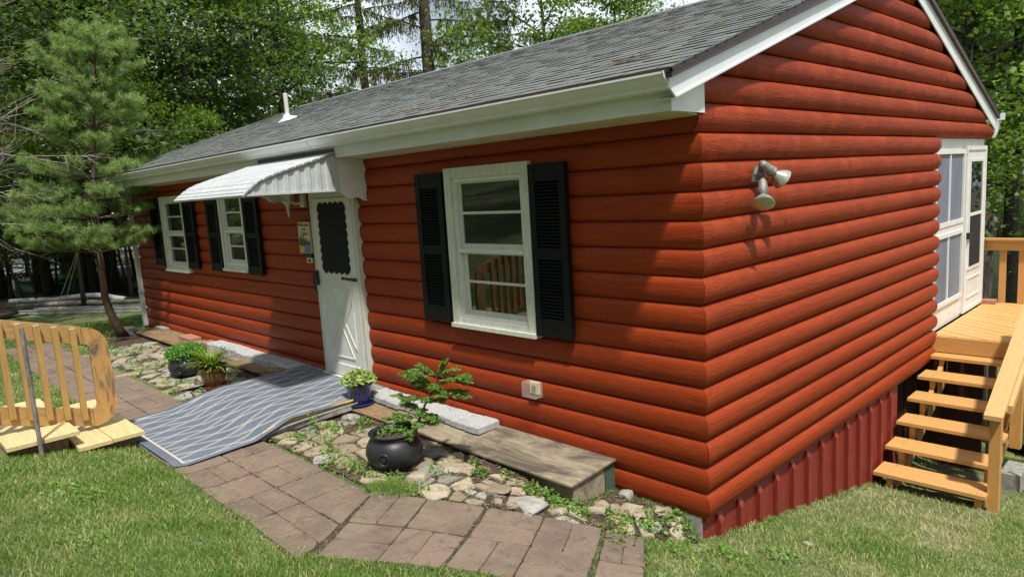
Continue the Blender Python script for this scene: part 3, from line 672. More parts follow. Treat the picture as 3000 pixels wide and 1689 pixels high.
# windows
def window(x0, x1, z0, z1, label, T_=.085):
    fm = MB(); y0, y1 = -.075, .0
    fm.box(x0, x0 + T_, y0, y1, z0 + .035, z1); fm.box(x1 - T_, x1, y0, y1, z0 + .035, z1); fm.box(x0 + T_, x1 - T_, y0 + .002, y1, z1 - T_, z1)
    fm.box(x0 - .004, x1 + .004, -.098, .0, z0, z0 + .035); fm.box(x0 + T_, x1 - T_, -.06, .0, z0 + .035, z0 + .075)
    wo_ = fm.build('window', M['white_old'], cabin); wo_['label'] = label
    a0, a1, b0, b1 = x0 + T_, x1 - T_, z0 + .075, z1 - T_
    st = MB(); t = .035; zm = (b0 + b1) / 2 - .01
    st.box(a0, a0 + t, -.050, .002, b0, b1); st.box(a1 - t, a1, -.050, .002, b0, b1); st.box(a0 + t, a1 - t, -.049, .002, b1 - t, b1); st.box(a0 + t, a1 - t, -.049, .002, b0, b0 + t)
    st.box(a0 + t * .6, a1 - t * .6, -.060, .002, zm - .016, zm + .014)
    st.build('storm_sash', M['white'], wo_)
    i0, i1 = a0 + t, a1 - t; s2 = MB(); q = .04
    for zz0, zz1, yo in ((zm + .014, b1 - t, .0), (b0 + t, zm - .016, .006)):
        s2.box(i0, i0 + q * (1 if yo == 0 else 1.6), -.026 + yo, .004 + yo, zz0, zz1); s2.box(i1 - q * .5, i1, -.026 + yo, .004 + yo, zz0, zz1)
        s2.box(i0 + q, i1 - q * .5, -.025 + yo, .004 + yo, zz0, zz0 + q * 1.1); s2.box(i0 + q, i1 - q * .5, -.025 + yo, .004 + yo, zz1 - q * .4, zz1)
        zc_ = (zz0 + zz1) / 2 + .02; s2.box(i0 + q, i1 - q * .5, -.024 + yo, .004 + yo, zc_ - .011, zc_ + .011)
    s2.build('inner_sash', M['white_old'], wo_)
    gl = MB(); gl.box(i0, i1, -.012, -.006, b0 + t, b1 - t); gl.build('pane', M['glass'], wo_)
window(-2.405, -1.395, 1.262, 2.627, 'white double-hung window to the right of the door')
window(-7.31, -6.54, 1.55, 2.62, 'white double-hung window half under the awning', .055)
window(-9.63, -8.65, 1.45, 2.62, 'leftmost white double-hung window', .06)
def shutter(x0, x1, z0, z1, nl, label):
    m_ = MB(); y0, y1 = -.085, -.043; st = (x1 - x0) * .17
    m_.box(x0, x0 + st, y0, y1, z0, z1); m_.box(x1 - st, x1, y0, y1, z0, z1)
    H = z1 - z0; segs = [(0, .10), (.455, .515), (.90, 1)]
    for a_, b_ in segs: m_.box(x0 + st, x1 - st, y0 + .004, y1, z0 + H * a_, z0 + H * b_)
    for a_, b_ in ((.10, .455), (.515, .90)):
        k_ = int(nl * (b_ - a_)); hh = H * (b_ - a_) / k_
        for i in range(k_):
            z = z0 + H * a_ + i * hh; xa, xb = x0 + st, x1 - st
            m_.add([(xa, y0 + .006, z), (xb, y0 + .006, z), (xb, y0 + .006, z + .006), (xa, y0 + .006, z + .006), (xa, y1 - .004, z + hh), (xb, y1 - .004, z + hh), (xa, y1 - .004, z + hh - .008), (xb, y1 - .004, z + hh - .008)],
                   [(0, 1, 2, 3), (3, 2, 5, 4), (0, 6, 7, 1)])
    o_ = m_.build('shutter', M['black'], cabin); o_['label'] = label
shutter(-2.81, -2.43, 1.294, 2.60, 52, 'black louvred shutter left of the largest window')
shutter(-1.388, -1.025, 1.290, 2.598, 52, 'black louvred shutter nearest the house corner')
shutter(-7.735, -7.335, 1.535, 2.56, 42, 'black louvred shutter left of the window under the awning')
shutter(-6.52, -6.11, 1.535, 2.56, 42, 'black louvred shutter right of the window under the awning')
shutter(-10.105, -9.665, 1.53, 2.605, 42, 'leftmost black louvred shutter')
shutter(-8.63, -8.235, 1.526, 2.57, 42, 'black louvred shutter right of the leftmost window')
# front door
d = MB(); d.box(-4.775, -4.715, -.075, .0, .50, 2.51); d.box(-3.925, -3.865, -.075, .0, .50, 2.51); d.box(-4.715, -3.925, -.074, .0, 2.45, 2.51); d.box(-4.78, -3.86, -.12, .0, .455, .505)
df = d.build('front_door', M['white_old'], cabin)
d = MB(); a0, a1 = -4.710, -3.930; d.box(a0, a0 + .085, -.080, -.03, .515, 2.445); d.box(a1 - .085, a1, -.080, -.03, .515, 2.445)
d.box(a0 + .085, a1 - .085, -.079, -.03, 1.555, 1.625); d.box(a0 + .085, a1 - .085, -.079, -.03, 2.40, 2.445); d.box(a0 + .085, a1 - .085, -.079, -.03, .515, .64)
d.box(a0 + .08, a1 - .08, -.066, -.04, .64, 1.555); d.box(a0 + .08, a1 - .08, -.0775, -.04, 1.625, 2.40)
# scalloped inner trim
def scallop(mb, x0, x1, z0, z1):
    nx_, nz_ = 5, 9
    for k in range(nx_):
        xa = x0 + (x1 - x0) * k / nx_; xb = x0 + (x1 - x0) * (k + 1) / nx_; cx = (xa + xb) / 2; r = (xb - xa) / 2
        for zz, s in ((z1, 1), (z0, -1)):
            pts = [(xa, zz), (xa, zz - s * .002)] if False else []
            arc = [(cx + r * math.cos(t), zz - s * (.030 - .030 * math.sin(t))) for t in np.linspace(math.pi, 0, 9)]
            poly = [(xa, zz + s * .01)] + arc + [(xb, zz + s * .01)]
            mb.prism(poly if s > 0 else poly[::-1], 'y', -.078, -.055)
    for k in range(nz_):
        za = z0 + (z1 - z0) * k / nz_; zb = z0 + (z1 - z0) * (k + 1) / nz_; cz = (za + zb) / 2; r = (zb - za) / 2
        for xx, s in ((x0, -1), (x1, 1)):
            arc = [(xx - s * (.022 - .022 * math.sin(t)), cz + r * math.cos(t)) for t in np.linspace(math.pi, 0, 9)]
            poly = [(xx + s * .01, za)] + arc + [(xx + s * .01, zb)]
            mb.prism(poly[::-1] if s > 0 else poly, 'y', -.0775, -.0555)
# raised X on the lower panel
cx, x0, x1, z0, z1 = (a0 + a1) / 2, a0 + .14, a1 - .14, .72, 1.48; cz = (z0 + z1) / 2
def bar(mb, p, q, wd, ya, yb):
    p, q = Vector((p[0], 0, p[1])), Vector((q[0], 0, q[1])); t = (q - p).normalized(); s = Vector((-t.z, 0, t.x)) * wd
    mb.prism([((p + s).x, (p + s).z), ((p - s).x, (p - s).z), ((q - s).x, (q - s).z), ((q + s).x, (q + s).z)], 'y', ya, yb)
for (p, q) in (((x0 + .06, z0), (x1 - .06, z0)), ((x0 + .06, z1), (x1 - .06, z1)), ((x0 + .06, z0), (cx, cz - .06)), ((x1 - .06, z0), (cx, cz - .06)), ((x0 + .06, z1), (cx, cz + .06)), ((x1 - .06, z1), (cx, cz + .06)),
               ((x0, z0 + .1), (x0, z1 - .1)), ((x1, z0 + .1), (x1, z1 - .1)), ((x0, z0 + .1), (cx - .06, cz)), ((x0, z1 - .1), (cx - .06, cz)), ((x1, z0 + .1), (cx + .06, cz)), ((x1, z1 - .1), (cx + .06, cz))):
    bar(d, p, q, .007, -.0735, -.064)
d.build('storm_door', M['white'], df)
d = MB(); out = []; xa, xb, za, zb_ = a0 + .125, a1 - .125, 1.665, 2.375
def lobes(p, q, k_, dep):
    p, q = Vector(p), Vector(q); t = (q - p) / k_; nn = Vector((t.y, -t.x)).normalized()
    for i_ in range(k_):
        for j_ in range(7): u_ = j_ / 7; out.append(tuple(p + t * (i_ + u_) + nn * dep * math.sin(math.pi * u_) ** .7))
lobes((xa, za), (xb, za), 5, .028); lobes((xb, za), (xb, zb_), 8, .026); lobes((xb, zb_), (xa, zb_), 5, .028); lobes((xa, zb_), (xa, za), 8, .026)
d.prism(out, 'y', -.0815, -.060); d.build('door_screen', M['screen'], df)
d = MB(); d.box(-4.735, -4.70, -.115, -.078, 1.50, 1.66); d.tube([(-4.715, -.115, 1.62), (-4.70, -.15, 1.60), (-4.70, -.15, 1.46), (-4.70, -.12, 1.42)], .012, 8); d.build('door_handle', M['iron'], df)
d = MB(); d.prism([(-3.93, 1.572), (-3.93, 1.610), (-4.16, 1.602), (-4.21, 1.612), (-4.225, 1.594), (-4.21, 1.578), (-4.16, 1.584)], 'y', -.090, -.0805); d.build('strap_hinge', M['iron'], df)

# porch wall at the rear of the gable side
X0 = -.035
p = MB(); p.box(-.16, X0, 4.90, 7.24, .47, 2.70)
pw = p.build('porch_wall', M['white'], cabin)
def framed(mb, y0, y1, z0, z1, t, x0, x1):
    mb.box(x0, x1, y0, y0 + t, z0, z1); mb.box(x0, x1, y1 - t, y1, z0, z1); mb.box(x0, x1 - .001, y0 + t, y1 - t, z0, z0 + t); mb.box(x0, x1 - .001, y0 + t, y1 - t, z1 - t, z1)
for (z0, z1, lb) in ((1.70, 2.53, 'upper porch screen panel'), (.76, 1.56, 'lower porch screen panel')):
    p = MB(); framed(p, 5.02, 6.23, z0 - .03, z1 + .03, .05, X0, X0 + .03); p.box(X0, X0 + .022, 5.60, 5.635, z0, z1)
    s = p.build('porch_window', M['white'], pw); s['label'] = lb
    p = MB(); p.box(X0 + .001, X0 + .008, 5.06, 6.19, z0, z1); p.build('insect_screen', M['greyscreen'], s) if False else p.build('porch_screen', M['greyscreen'], pw)
p = MB(); p.box(X0, X0 + .018, 5.02, 6.23, 1.585, 1.675); framed(p, 6.26, 7.235, .50, 2.60, .05, X0, X0 + .04); p.build('door_frame', M['white'], pw)
p = MB(); p.box(X0, X0 + .025, 6.31, 7.185, .53, 2.55); pd = p.build('porch_door', M['white'], cabin)
p = MB(); framed(p, 6.44, 7.09, 1.03, 2.44, .035, X0 + .024, X0 + .038); p.box(X0 + .024, X0 + .036, 6.47, 7.06, 1.72, 1.76); framed(p, 6.44, 7.09, .66, .93, .025, X0 + .024, X0 + .036); p.build('door_trim', M['white'], pd)
p = MB(); p.box(X0 + .0255, X0 + .029, 6.475, 7.055, 1.76, 2.405); p.build('door_glass', M['glass'], pd)
p = MB(); p.box(X0 + .0255, X0 + .029, 6.475, 7.055, 1.065, 1.72); p.build('door_screen', M['screen'], pd)
p = MB(); p.box(X0 + .025, X0 + .075, 6.335, 6.40, 1.44, 1.52); p.tube([(X0 + .06, 6.37, 1.50), (X0 + .08, 6.45, 1.50)], .012, 8); p.build('door_handle', M['iron'], pd)

# awning
aw = MB(); prof_ = [(-.36, 2.862), (-.61, 2.785), (-.86, 2.715), (-1.0, 2.672), (-1.09, 2.640), (-1.16, 2.602), (-1.22, 2.558), (-1.26, 2.525), (-1.285, 2.50)]
pts = []
for a_, b_ in zip(prof_[:-1], prof_[1:]):
    l = math.dist(a_, b_); k_ = max(1, round(l / .085))
    for t in range(k_):
        q0 = (a_[0] + (b_[0] - a_[0]) * t / k_, a_[1] + (b_[1] - a_[1]) * t / k_); q1 = (a_[0] + (b_[0] - a_[0]) * (t + 1) / k_, a_[1] + (b_[1] - a_[1]) * (t + 1) / k_)
        nx_, nz_ = -(q1[1] - q0[1]), (q1[0] - q0[0]); ll = math.hypot(nx_, nz_); nx_, nz_ = -nx_ / ll, -nz_ / ll
        if nz_ < 0: nx_, nz_ = -nx_, -nz_
        pts += [q0, (q0[0] + (q1[0] - q0[0]) * .12 + nx_ * .011, q0[1] + (q1[1] - q0[1]) * .12 + nz_ * .011), (q0[0] + (q1[0] - q0[0]) * .85 + nx_ * .011, q0[1] + (q1[1] - q0[1]) * .85 + nz_ * .011)]
pts.append(prof_[-1])
vs = []; 
for x in (-5.36, -3.66):
    for (y, z) in pts: vs.append((x, y, z))
    for (y, z) in pts: vs.append((x, y + .004, z - .006))
K = len(pts)
aw.add(vs, [(i, i + 1, 2 * K + i + 1, 2 * K + i) for i in range(K - 1)] + [(K + i, 3 * K + i, 3 * K + i + 1, K + i + 1) for i in range(K - 1)] + [(i, K + i, K + i + 1, i + 1) for i in range(K - 1)] + [(2 * K + i, 2 * K + i + 1, 3 * K + i + 1, 3 * K + i) for i in range(K - 1)] + [(K - 1, 2 * K - 1, 4 * K - 1, 3 * K - 1)])
awn = aw.build('awning', M['awn'], cabin)
def ztop(y):
    for (a_, b_) in zip(prof_[:-1], prof_[1:]):
        if b_[0] <= y <= a_[0]: return a_[1] + (b_[1] - a_[1]) * (y - a_[0]) / (b_[0] - a_[0])
    return 2.50
for X1, nm in ((-3.685, 1), (-5.33, -1)):
    s = MB(); y = -.35; k = 0
    while y > -1.27:
        y2 = max(y - .055, -1.278); dx = (.010 if k % 2 else 0) * nm
        ym = (y + y2) / 2; r = .012
        s.add([(X1 + dx, y, 2.515), (X1 + dx, y2 + r, 2.513), (X1 + dx, y2 + r, max(ztop(y2 + r) - .012, 2.514)), (X1 + dx, y, ztop(min(y, -.361)) - .012), (X1 + (.010 * nm if not k % 2 else 0), y2, 2.513), (X1 + (.010 * nm if not k % 2 else 0), y2, max(ztop(y2) - .012, 2.514))], [(0, 1, 2, 3), (1, 4, 5, 2)])
        y = y2; k += 1
    s.box(X1 - .012, X1 + .016, -1.285, -.345, 2.500, 2.516)
    if nm == 1:
        s.box(X1 - .012, X1 + .016, -.352, -.335, 2.50, 2.85)
        tr = [(X1 + .004, q[0], q[1] - .010) for q in prof_[1:]]; ts = MB(); ts.tube([(X1 + .014, q[0], q[1] - .006) for q in prof_], .010, 6); ts.build('awning_trim', M['foundation'], awn)
    s.build('awning_side', M['awn'], awn)
    s = MB(); xs2 = X1 + (-.0 if nm == 1 else 0)
    poly = [(.0, 2.822), (.0, 2.70)] + [(.0 - .012 - .014 * math.sin(t), 2.70 - t * .022) for t in np.linspace(0, 9, 12)] + [(-.012, 2.44), (-.03, 2.395), (-.06, 2.40), (-.10, 2.425), (-.14, 2.435), (-.20, 2.425), (-.25, 2.44), (-.29, 2.475), (-.33, 2.49), (-.333, 2.822)]
    s.prism(poly, 'x', xs2 - .02, xs2); s.build('awning_bracket', M['white'], awn)
# junction flashing behind awning
s = MB(); s.box(-5.30, -3.68, -.366, -.353, 2.862, 2.905); s.build('awning_rail', M['drip'], awn)

# ================================================================== FIXTURES ON THE WALL
def rotto(v): return Vector(v).to_track_quat('Z', 'Y').to_matrix().to_4x4()
fl_ = thing('floodlight', 'twin-head grey floodlight fixed to the red gable wall', 'floodlight', (.04, .66, 2.43))
s = MB(); s.box(.035, .062, .605, .70, 2.375, 2.475); s.lathe([(.040, 0), (.034, .03), (.022, .05), (0, .052)], (.062, .655, 2.425), 8, T=rotto((1, 0, 0))); s.build('base_plate', M['steel'], fl_)
def head(p0, pj, dirv, nm):
    s = MB(); d = Vector(dirv).normalized(); pj = Vector(pj); T = rotto(d)
    s.tube([p0, (Vector(p0) + pj) / 2 + Vector((.01, 0, .004)), pj], [.014, .019, .020], 10)
    s.lathe([(0, -.022), (.02, -.014), (.022, 0), (.015, .02), (0, .022)], pj, 12)
    s.lathe([(.022, -.01), (.028, -.004), (.031, .070), (.036, .072), (.036, .080), (.032, .082), (.037, .087), (.037, .095), (.033, .098), (.028, .108), (0, .108)], pj + d * .005, 18, T=T)
    h_ = s.build('lamp_holder', M['steel'], fl_, True, 35)
    s = MB(); s.lathe([(.020, .105), (.030, .120), (.055, .150), (.070, .178), (.072, .185), (.068, .189), (.050, .193), (.02, .196), (0, .1965)], pj + d * .005, 26, T=T)
    s.build('bulb', M['lampglass'], h_, True, 40)
head((.075, .655, 2.445), (.125, .600, 2.490), (.42, .72, -.60), 0)
head((.075, .655, 2.405), (.122, .612, 2.370), (.30, -.55, -.68), 1)
ln = thing('wall_lantern', 'cream outdoor wall lantern hanging under the awning beside the door', 'lantern', (-4.95, -.05, 2.45))
s = MB(); s.box(-4.985, -4.895, -.075, -.04, 2.36, 2.50); s.tube([(-4.94, -.07, 2.42), (-4.96, -.13, 2.40), (-5.0, -.17, 2.43)], .012, 8); s.build('mount', M['white_old'], ln)
s = MB(); c_ = (-5.03, -.20, 2.44)
s.lathe([(0, -.19), (.008, -.175), (.017, -.10), (.020, -.06), (.032, -.05), (.034, -.035), (.055, -.01), (.058, 0)], c_, 8)
for k in range(6):
    t = 2 * math.pi * k / 6; s.tube([(c_[0] + .055 * math.cos(t), c_[1] + .055 * math.sin(t), c_[2]), (c_[0] + .085 * math.cos(t), c_[1] + .085 * math.sin(t), c_[2] + .13)], .006, 5)
s.lathe([(.095, .13), (.10, .14), (.05, .19), (0, .205)], c_, 6); s.build('cage', M['white_old'], ln)
s = MB(); s.lathe([(.050, 0), (.078, .13)], c_, 6); s.build('lantern_glass', M['lampglass'], ln)
oc = thing('outlet_cover', 'clear plastic weatherproof outlet box low on the red front wall', 'outlet', (-1.45, -.04, .85))
s = MB(); s.box(-1.545, -1.40, -.128, -.04, .785, .905); s.build('cover', M['plastic'], oc)
s = MB(); s.box(-1.525, -1.425, -.058, -.038, .80, .895); s.build('outlet_plate', M['cream'], oc)
s = MB(); s.box(-1.495, -1.455, -.066, -.058, .83, .87); s.build('socket', M['steel'], oc)

# welcome sign
sg = thing('welcome_sign', 'painted welcome sign with trees and lake hung between window and door', 'sign', (-4.96, -.06, 2.02))
s = MB(); s.box(-5.098, -4.832, -.072, -.052, 1.845, 2.195); brd = s.build('sign_board', M['cream'], sg)
def para(mb, pts, y=-.0735): mb.prism(pts, 'y', y, y + .0015)
s = MB()
for k in range(7):
    x = -5.06 + .034 * k; h = .045 + .035 * ((k * 37) % 5) / 4
    para(s, [(x - .018, 2.00 - .01 * k), (x + .018, 2.00 - .01 * k), (x, 2.0 - .01 * k + h)])
para(s, [(-5.09, 1.93), (-4.84, 1.90), (-4.84, 1.965), (-4.96, 1.99), (-5.09, 2.01)], -.0732)
s.build('painted_trees', M['sgreen'], brd)
s = MB(); para(s, [(-5.0, 1.85), (-4.84, 1.85), (-4.84, 1.93), (-4.93, 1.945), (-4.98, 1.90)], -.0745); s.build('painted_lake', M['sblue'], brd)
s = MB(); para(s, [(-5.04, 1.935), (-4.99, 1.965), (-4.975, 1.935), (-5.0, 1.915)], -.0755); s.build('painted_canoe', M['sred'], brd)
s = MB(); para(s, [(-5.09, 1.85), (-5.0, 1.85), (-5.02, 1.90), (-5.06, 1.925), (-5.09, 1.93)], -.0748); s.build('painted_meadow', M['syel'], brd)
def text(body, x, z, size, y, mat, parent, name='lettering'):
    cu = bpy.data.curves.new(name, 'FONT'); cu.body = body; cu.size = size; cu.align_x = 'CENTER'; cu.extrude = .0006
    to = bpy.data.objects.new(name, cu); col.objects.link(to); dg = bpy.context.evaluated_depsgraph_get(); dg.update()
    me = bpy.data.meshes.new_from_object(to.evaluated_get(dg)); bpy.data.objects.remove(to); bpy.data.curves.remove(cu)
    me.transform(Matrix.Translation((x, y, z)) @ Matrix.Rotation(math.pi / 2, 4, 'X')); me.materials.clear(); me.materials.append(mat)
    o_ = bpy.data.objects.new(name, me); col.objects.link(o_); o_.parent = parent; pass
    return o_
for body, z, sz in (('Welcome', 2.145, .062), ('to the', 2.105, .042), ('Cabin', 2.045, .066)):
    text(body, -4.965, z, sz, -.0738, M['iron'], brd)
s = MB(); s.box(-4.955, -4.84, -.075, -.055, 1.735, 1.80); s.build('sign_tag', M['cream'], sg)
s = MB(); s.box(-4.965, -4.835, -.08, -.05, 1.795, 1.835); s.box(-4.92, -4.87, -.0765, -.0748, 1.745, 1.78); s.build('sign_hanger', M['iron'], sg)

# ================================================================== REAR DECK AND STAIRS
dk = thing('porch_deck_and_stairs', 'orange-stained wooden deck with six open stairs beside the gable wall', 'deck', (.5, 4.9, .48))
import itertools
bd = MB(); wdt = .133; dirv = Vector((1, -.62, 0)).normalized(); nrm = Vector((.62, 1, 0)).normalized()
def cliprect(poly, x0, x1, y0, y1):
    for (p_, n_) in (((x0, 0), (-1, 0)), ((x1, 0), (1, 0)), ((0, y0), (0, -1)), ((0, y1), (0, 1))):
        poly = clip(poly, np.array(p_, float), np.array(n_, float))
        if len(poly) < 3: return []
    return poly
o0 = np.array([1.0, 6.0]); dv = np.array([dirv.x, dirv.y]); nv = np.array([nrm.x, nrm.y])
for k in range(-18, 19):
    a_ = o0 + nv * (k * .142); q = [a_ - dv * 4, a_ + dv * 4, a_ + dv * 4 + nv * wdt, a_ - dv * 4 + nv * wdt]
    q = cliprect(q, X0 + .045, 2.35, 4.955, 7.39)
    if len(q) >= 3: bd.prism([tuple(t) for t in q], 'z', .445, .479 + random.uniform(-.001, .001), 0, random.random())
bd.build('deck_boards', M['deck_d'], dk)
s = MB(); s.box(.012, 2.35, 4.915, 4.953, .30, .472); s.box(.0, 2.35, 4.954, 4.99, .25, .44); s.box(.0, 2.35, 7.34, 7.38, .25, .44)
for k in range(5): s.box(.2 + .45 * k, .24 + .45 * k, 4.99, 7.34, .25, .44)
s.build('rim_joist', M['deck_x'], dk)
for n_ in range(6):
    z = .290 - .162 * n_; y = 4.743 - .333 * n_; s = MB()
    s.bevbox(.018, .952, y, y + .150, z - .038, z, .004); s.bevbox(.016, .950, y + .156, y + .31, z - .038, z, .004)
    for xx_ in (.15, .88):
        for yy_ in (.035, .115, .19, .275): s.lathe([(.006, 0), (.005, .0012), (0, .0012)], (xx_, y + yy_, z - .0004), 8, 1)
    s.build('stair_tread', [M['deck_x'], M['iron']], dk)
for x in (.13, .86):
    s = MB()
    pts = []
    for n_ in range(6):
        z = .250 - .162 * n_; y = 4.743 - .333 * n_; s.box(x, x + .045, y + .04, y + .15, z - .26 if n_ < 5 else -.80, z)
    s.prism([(4.95, .28), (4.95, -.02), (3.15, -.90), (3.10, -.78), (3.10, -.70), (3.5, -.58)], 'x', x, x + .045); s.build('stringer', M['deck_z'], dk)
s = MB(); s.box(.945, 1.03, 3.165, 3.25, -.76, .20); s.build('stair_post', M['deck_z'], dk)
s = MB(); s.box(.955, 1.045, 3.93, 4.02, -.33, .60); s.build('stair_post', M['deck_z'], dk)
s = MB(); sl = .487
def rail_prism(mb, x0, x1, y0, y1, zb, h): mb.prism([(y0, zb), (y1, zb + sl * (y1 - y0)), (y1, zb + sl * (y1 - y0) + h), (y0, zb + h)], 'x', x0, x1)
rail_prism(s, .915, 1.055, 3.08, 5.05, .185, .04); s.build('handrail', M['deck_y'], dk)
s = MB(); rail_prism(s, 1.047, 1.085, 3.30, 5.05, .20, .075); s.build('handrail_support', M['deck_y'], dk)
s = MB(); s.box(1.0, 1.09, 4.96, 5.05, -.8, 1.34); s.build('deck_post', M['deck_z'], dk)
s = MB(); s.box(-.03, 2.35, 7.33, 7.37, 1.20, 1.335); s.box(-.035, 2.35, 7.29, 7.41, 1.336, 1.362); s.box(2.31, 2.35, 4.96, 7.33, 1.20, 1.335); s.build('top_rail', M['deck_x'], dk)
for k in range(11):
    x = .16 + .215 * k; s = MB(); s.box(x, x + .075, 7.372, 7.41, .30, 1.30); s.build('baluster', M['deck_z'], dk)
for (x, y) in ((2.28, 7.3), (2.28, 5.0), (.1, 7.25)):
    s = MB(); s.box(x, x + .09, y, y + .09, -2.3 if y > 7 else -1.4, .44); s.build('support_post', M['ply_dark'], dk)
s = MB(); s.bevbox(.80, .98, 4.40, 4.80, gz(.9, 4.6) - .1, gz(.9, 4.6) + .22, .01)
tag(s.build('concrete_block', M['foundation']), 'grey concrete block on the ground behind the bottom stairs', 'block')
s = MB(); s.tube([(1.12, 4.35, -1.1), (1.10, 4.3, -.25)], .012, 8); tag(s.build('metal_rod', M['iron']), 'thin black rod standing behind the lower stair post', 'rod')
s = MB(); s.bevbox(.0, .16, 7.20, 7.33, .482, .535, .004); tag(s.build('brick', M['brick']), 'red brick lying on the deck by the porch door', 'brick')

# ================================================================== GARDEN STEPS WITH RAILING
gs = thing('garden_steps', 'pale plank steps up the lawn with a slatted yellow wooden railing panel', 'steps', (-4.6, -2.6, .5))
def plank(x0, x1, y0, y1, zt, lab=None):
    s = MB(); s.bevbox(x0, x1, y0, y1, zt - .038, zt, .005); s.build('step_board', M['pale_x'], gs)
plank(-5.85, -4.26, -2.405, -2.155, .52); plank(-5.85, -4.255, -2.665, -2.41, .518)
plank(-5.85, -4.30, -2.882, -2.632, .652); plank(-5.85, -4.30, -3.14, -2.886, .653)
s = MB()
for (x0, x1, y0, y1, z0, z1) in ((-5.8, -4.36, -2.66, -2.19, .33, .482), (-5.8, -4.42, -3.13, -2.70, .40, .614)): s.box(x0, x1, y0, y0 + .04, z0, z1); s.box(x0, x0 + .04, y0 + .04, y1, z0, z1); s.box(x0, x1, y1 - .04, y1, z0, z1); s.box(x1 - .04, x1, y0 + .04, y1 - .04, z0, z1)
s.build('step_frame', M['ply_dark'], gs)
# railing panel in plane x=-4.72..-4.68, running along y and climbing at .29
XA, XB = -4.735, -4.695; SL = -.29
def zb(y): return .548 + SL * (y + 2.43)      # bottom edge
def zt(y): return 1.455 + SL * (y + 2.43)
Y0 = -4.3
s = MB(); ye = -2.43
yr_ = ye - .003
s.prism([(Y0, zt(Y0) - .155), (yr_, zt(yr_) - .155), (yr_, zt(yr_)), (Y0, zt(Y0))], 'x', XA, XB); s.build('top_rail', M['rail_y'], gs)
s = MB(); s.prism([(Y0, zb(Y0)), (yr_, zb(yr_)), (yr_, zb(yr_) + .16), (Y0, zb(Y0) + .16)], 'x', XA, XB); s.build('bottom_rail', M['rail_y'], gs)
s = MB(); out = [(ye, zt(ye))]; 
for t in np.linspace(0, 1, 9):
    a_ = math.pi / 2 * (1 - t); out.append((-2.40 + .165 * math.cos(a_) , zt(-2.38) - .20 + .195 * math.sin(a_)))
for t in np.linspace(0, 1, 9):
    a_ = -math.pi / 2 * t; out.append((-2.41 + .185 * math.cos(a_), zb(-2.42) + .21 + .21 * math.sin(a_)))
out += [(ye, zb(ye)), (ye, zb(ye) + .16), (-2.40, zb(ye) + .168), (-2.385, zb(ye) + .20), (-2.385, zt(ye) - .20), (-2.40, zt(ye) - .165), (ye, zt(ye) - .155)]
s.prism(out, 'x', XA - .001, XB + .001); s.build('end_board', M['end_z'], gs)
for k in range(13):
    y = -2.525 - .1285 * k; s = MB()
    s.box(XB, XB + .044, y, y + .046, zb(y) + .055, zt(y) - .03); s.box(XB + .002, XB + .042, y + .002, y + .044, zt(y) - .03, zt(y) - .026, 1); s.build('slat', [M['slat_z'], M['ladder']], gs)
s = MB(); s.tube([(-4.615, -2.765, .60), (-4.62, -2.76, 1.47)], .019, 12); s.tube([(-4.62, -2.76, 1.47), (-4.62, -2.76, 1.474)], .021, 12)
s.tube([(-4.60, -2.90, .45), (-4.612, -2.80, .62)], .019, 12)
PX, PYY, PZ = -4.272, -2.92, 1.58
s = MB(); s.tube([(PX, PYY, .50), (PX, PYY, PZ)], .017, 12)
s.build('steel_pipe', M['pipe'], gs, True, 50)

# ================================================================== RUG, RAMP, BOX, EDGING
NU, NV = 36, 110
def rugz(u, v):
    y = -2.20 + v
    base = np.where(y < -1.12, .390, .502)
    base = .386 + (.500 - .386) * ss((y + 1.62 + .20 * (1 - u / 1.75)) / (.52 + .30 * (1 - u / 1.75)))
    x = -5.25 + u
    base = base + .003 * np.sin(v * 9 + u * 2) + .002 * np.sin(v * 23 + u * 5) * (y < -1) + .006 * np.exp(-((u - .9 - .25 * v) ** 2) / .01) * (v < 1.3)
    return np.maximum(base, g(x - .1, y) + .036)
us = np.linspace(0, 1.75, NU); vs_ = np.linspace(0, 2.34, NV); UU, VV = np.meshgrid(us, vs_, indexing='ij')
yy0 = -2.20 + VV * (2.22 / 2.34)
xx0 = np.where(True, -5.16 - .16 * VV / 2.34 + UU * (1.0), 0) + .003 * np.sin(VV * 5)
xx0 = xx0 + .0
zz0 = rugz(UU, VV * (2.22 / 2.34)) + .006 * np.sin(UU * 14 + VV * 3) * ((UU < .12) | (UU > 1.62))
I = np.arange(UU.size).reshape(UU.shape); Fq = np.stack([I[:-1, :-1], I[1:, :-1], I[1:, 1:], I[:-1, 1:]], -1).reshape(-1, 4)
V3 = np.stack([xx0, yy0, zz0], -1).reshape(-1, 3)
nv_ = len(V3); V3b = V3 - np.array([0, 0, .006]); Fb = Fq[:, ::-1] + nv_
bnd = np.concatenate([I[:, 0], I[-1, 1:], I[::-1, -1][1:], I[0, ::-1][1:]]); Fs = np.stack([bnd[:-1], bnd[1:], bnd[1:] + nv_, bnd[:-1] + nv_], -1)[:, ::-1]
rug = numesh('outdoor_rug', np.vstack([V3, V3b]), np.vstack([Fq, Fb, Fs]), M['rug'], smooth=True)
uvl = rug.data.uv_layers.new(name='UVMap'); UV = np.stack([UU, VV], -1).reshape(-1, 2); UV = np.vstack([UV, UV])
li = np.empty(len(rug.data.loops), dtype=np.int32); rug.data.loops.foreach_get('vertex_index', li); uvl.data.foreach_set('uv', UV[li].astype(np.float32).ravel())
tag(rug, 'blue outdoor rug with cream trellis lines in front of the door', 'rug')
rmp = thing('door_platform', 'low platform under the rug with a curved yellow edge', 'platform', (-4.4, -.6, .36))
s = MB(); s.box(-5.20, -3.60, -.98, -.125, .36, .474); s.build('platform_base', M['ply_dark'], rmp)
s = MB()
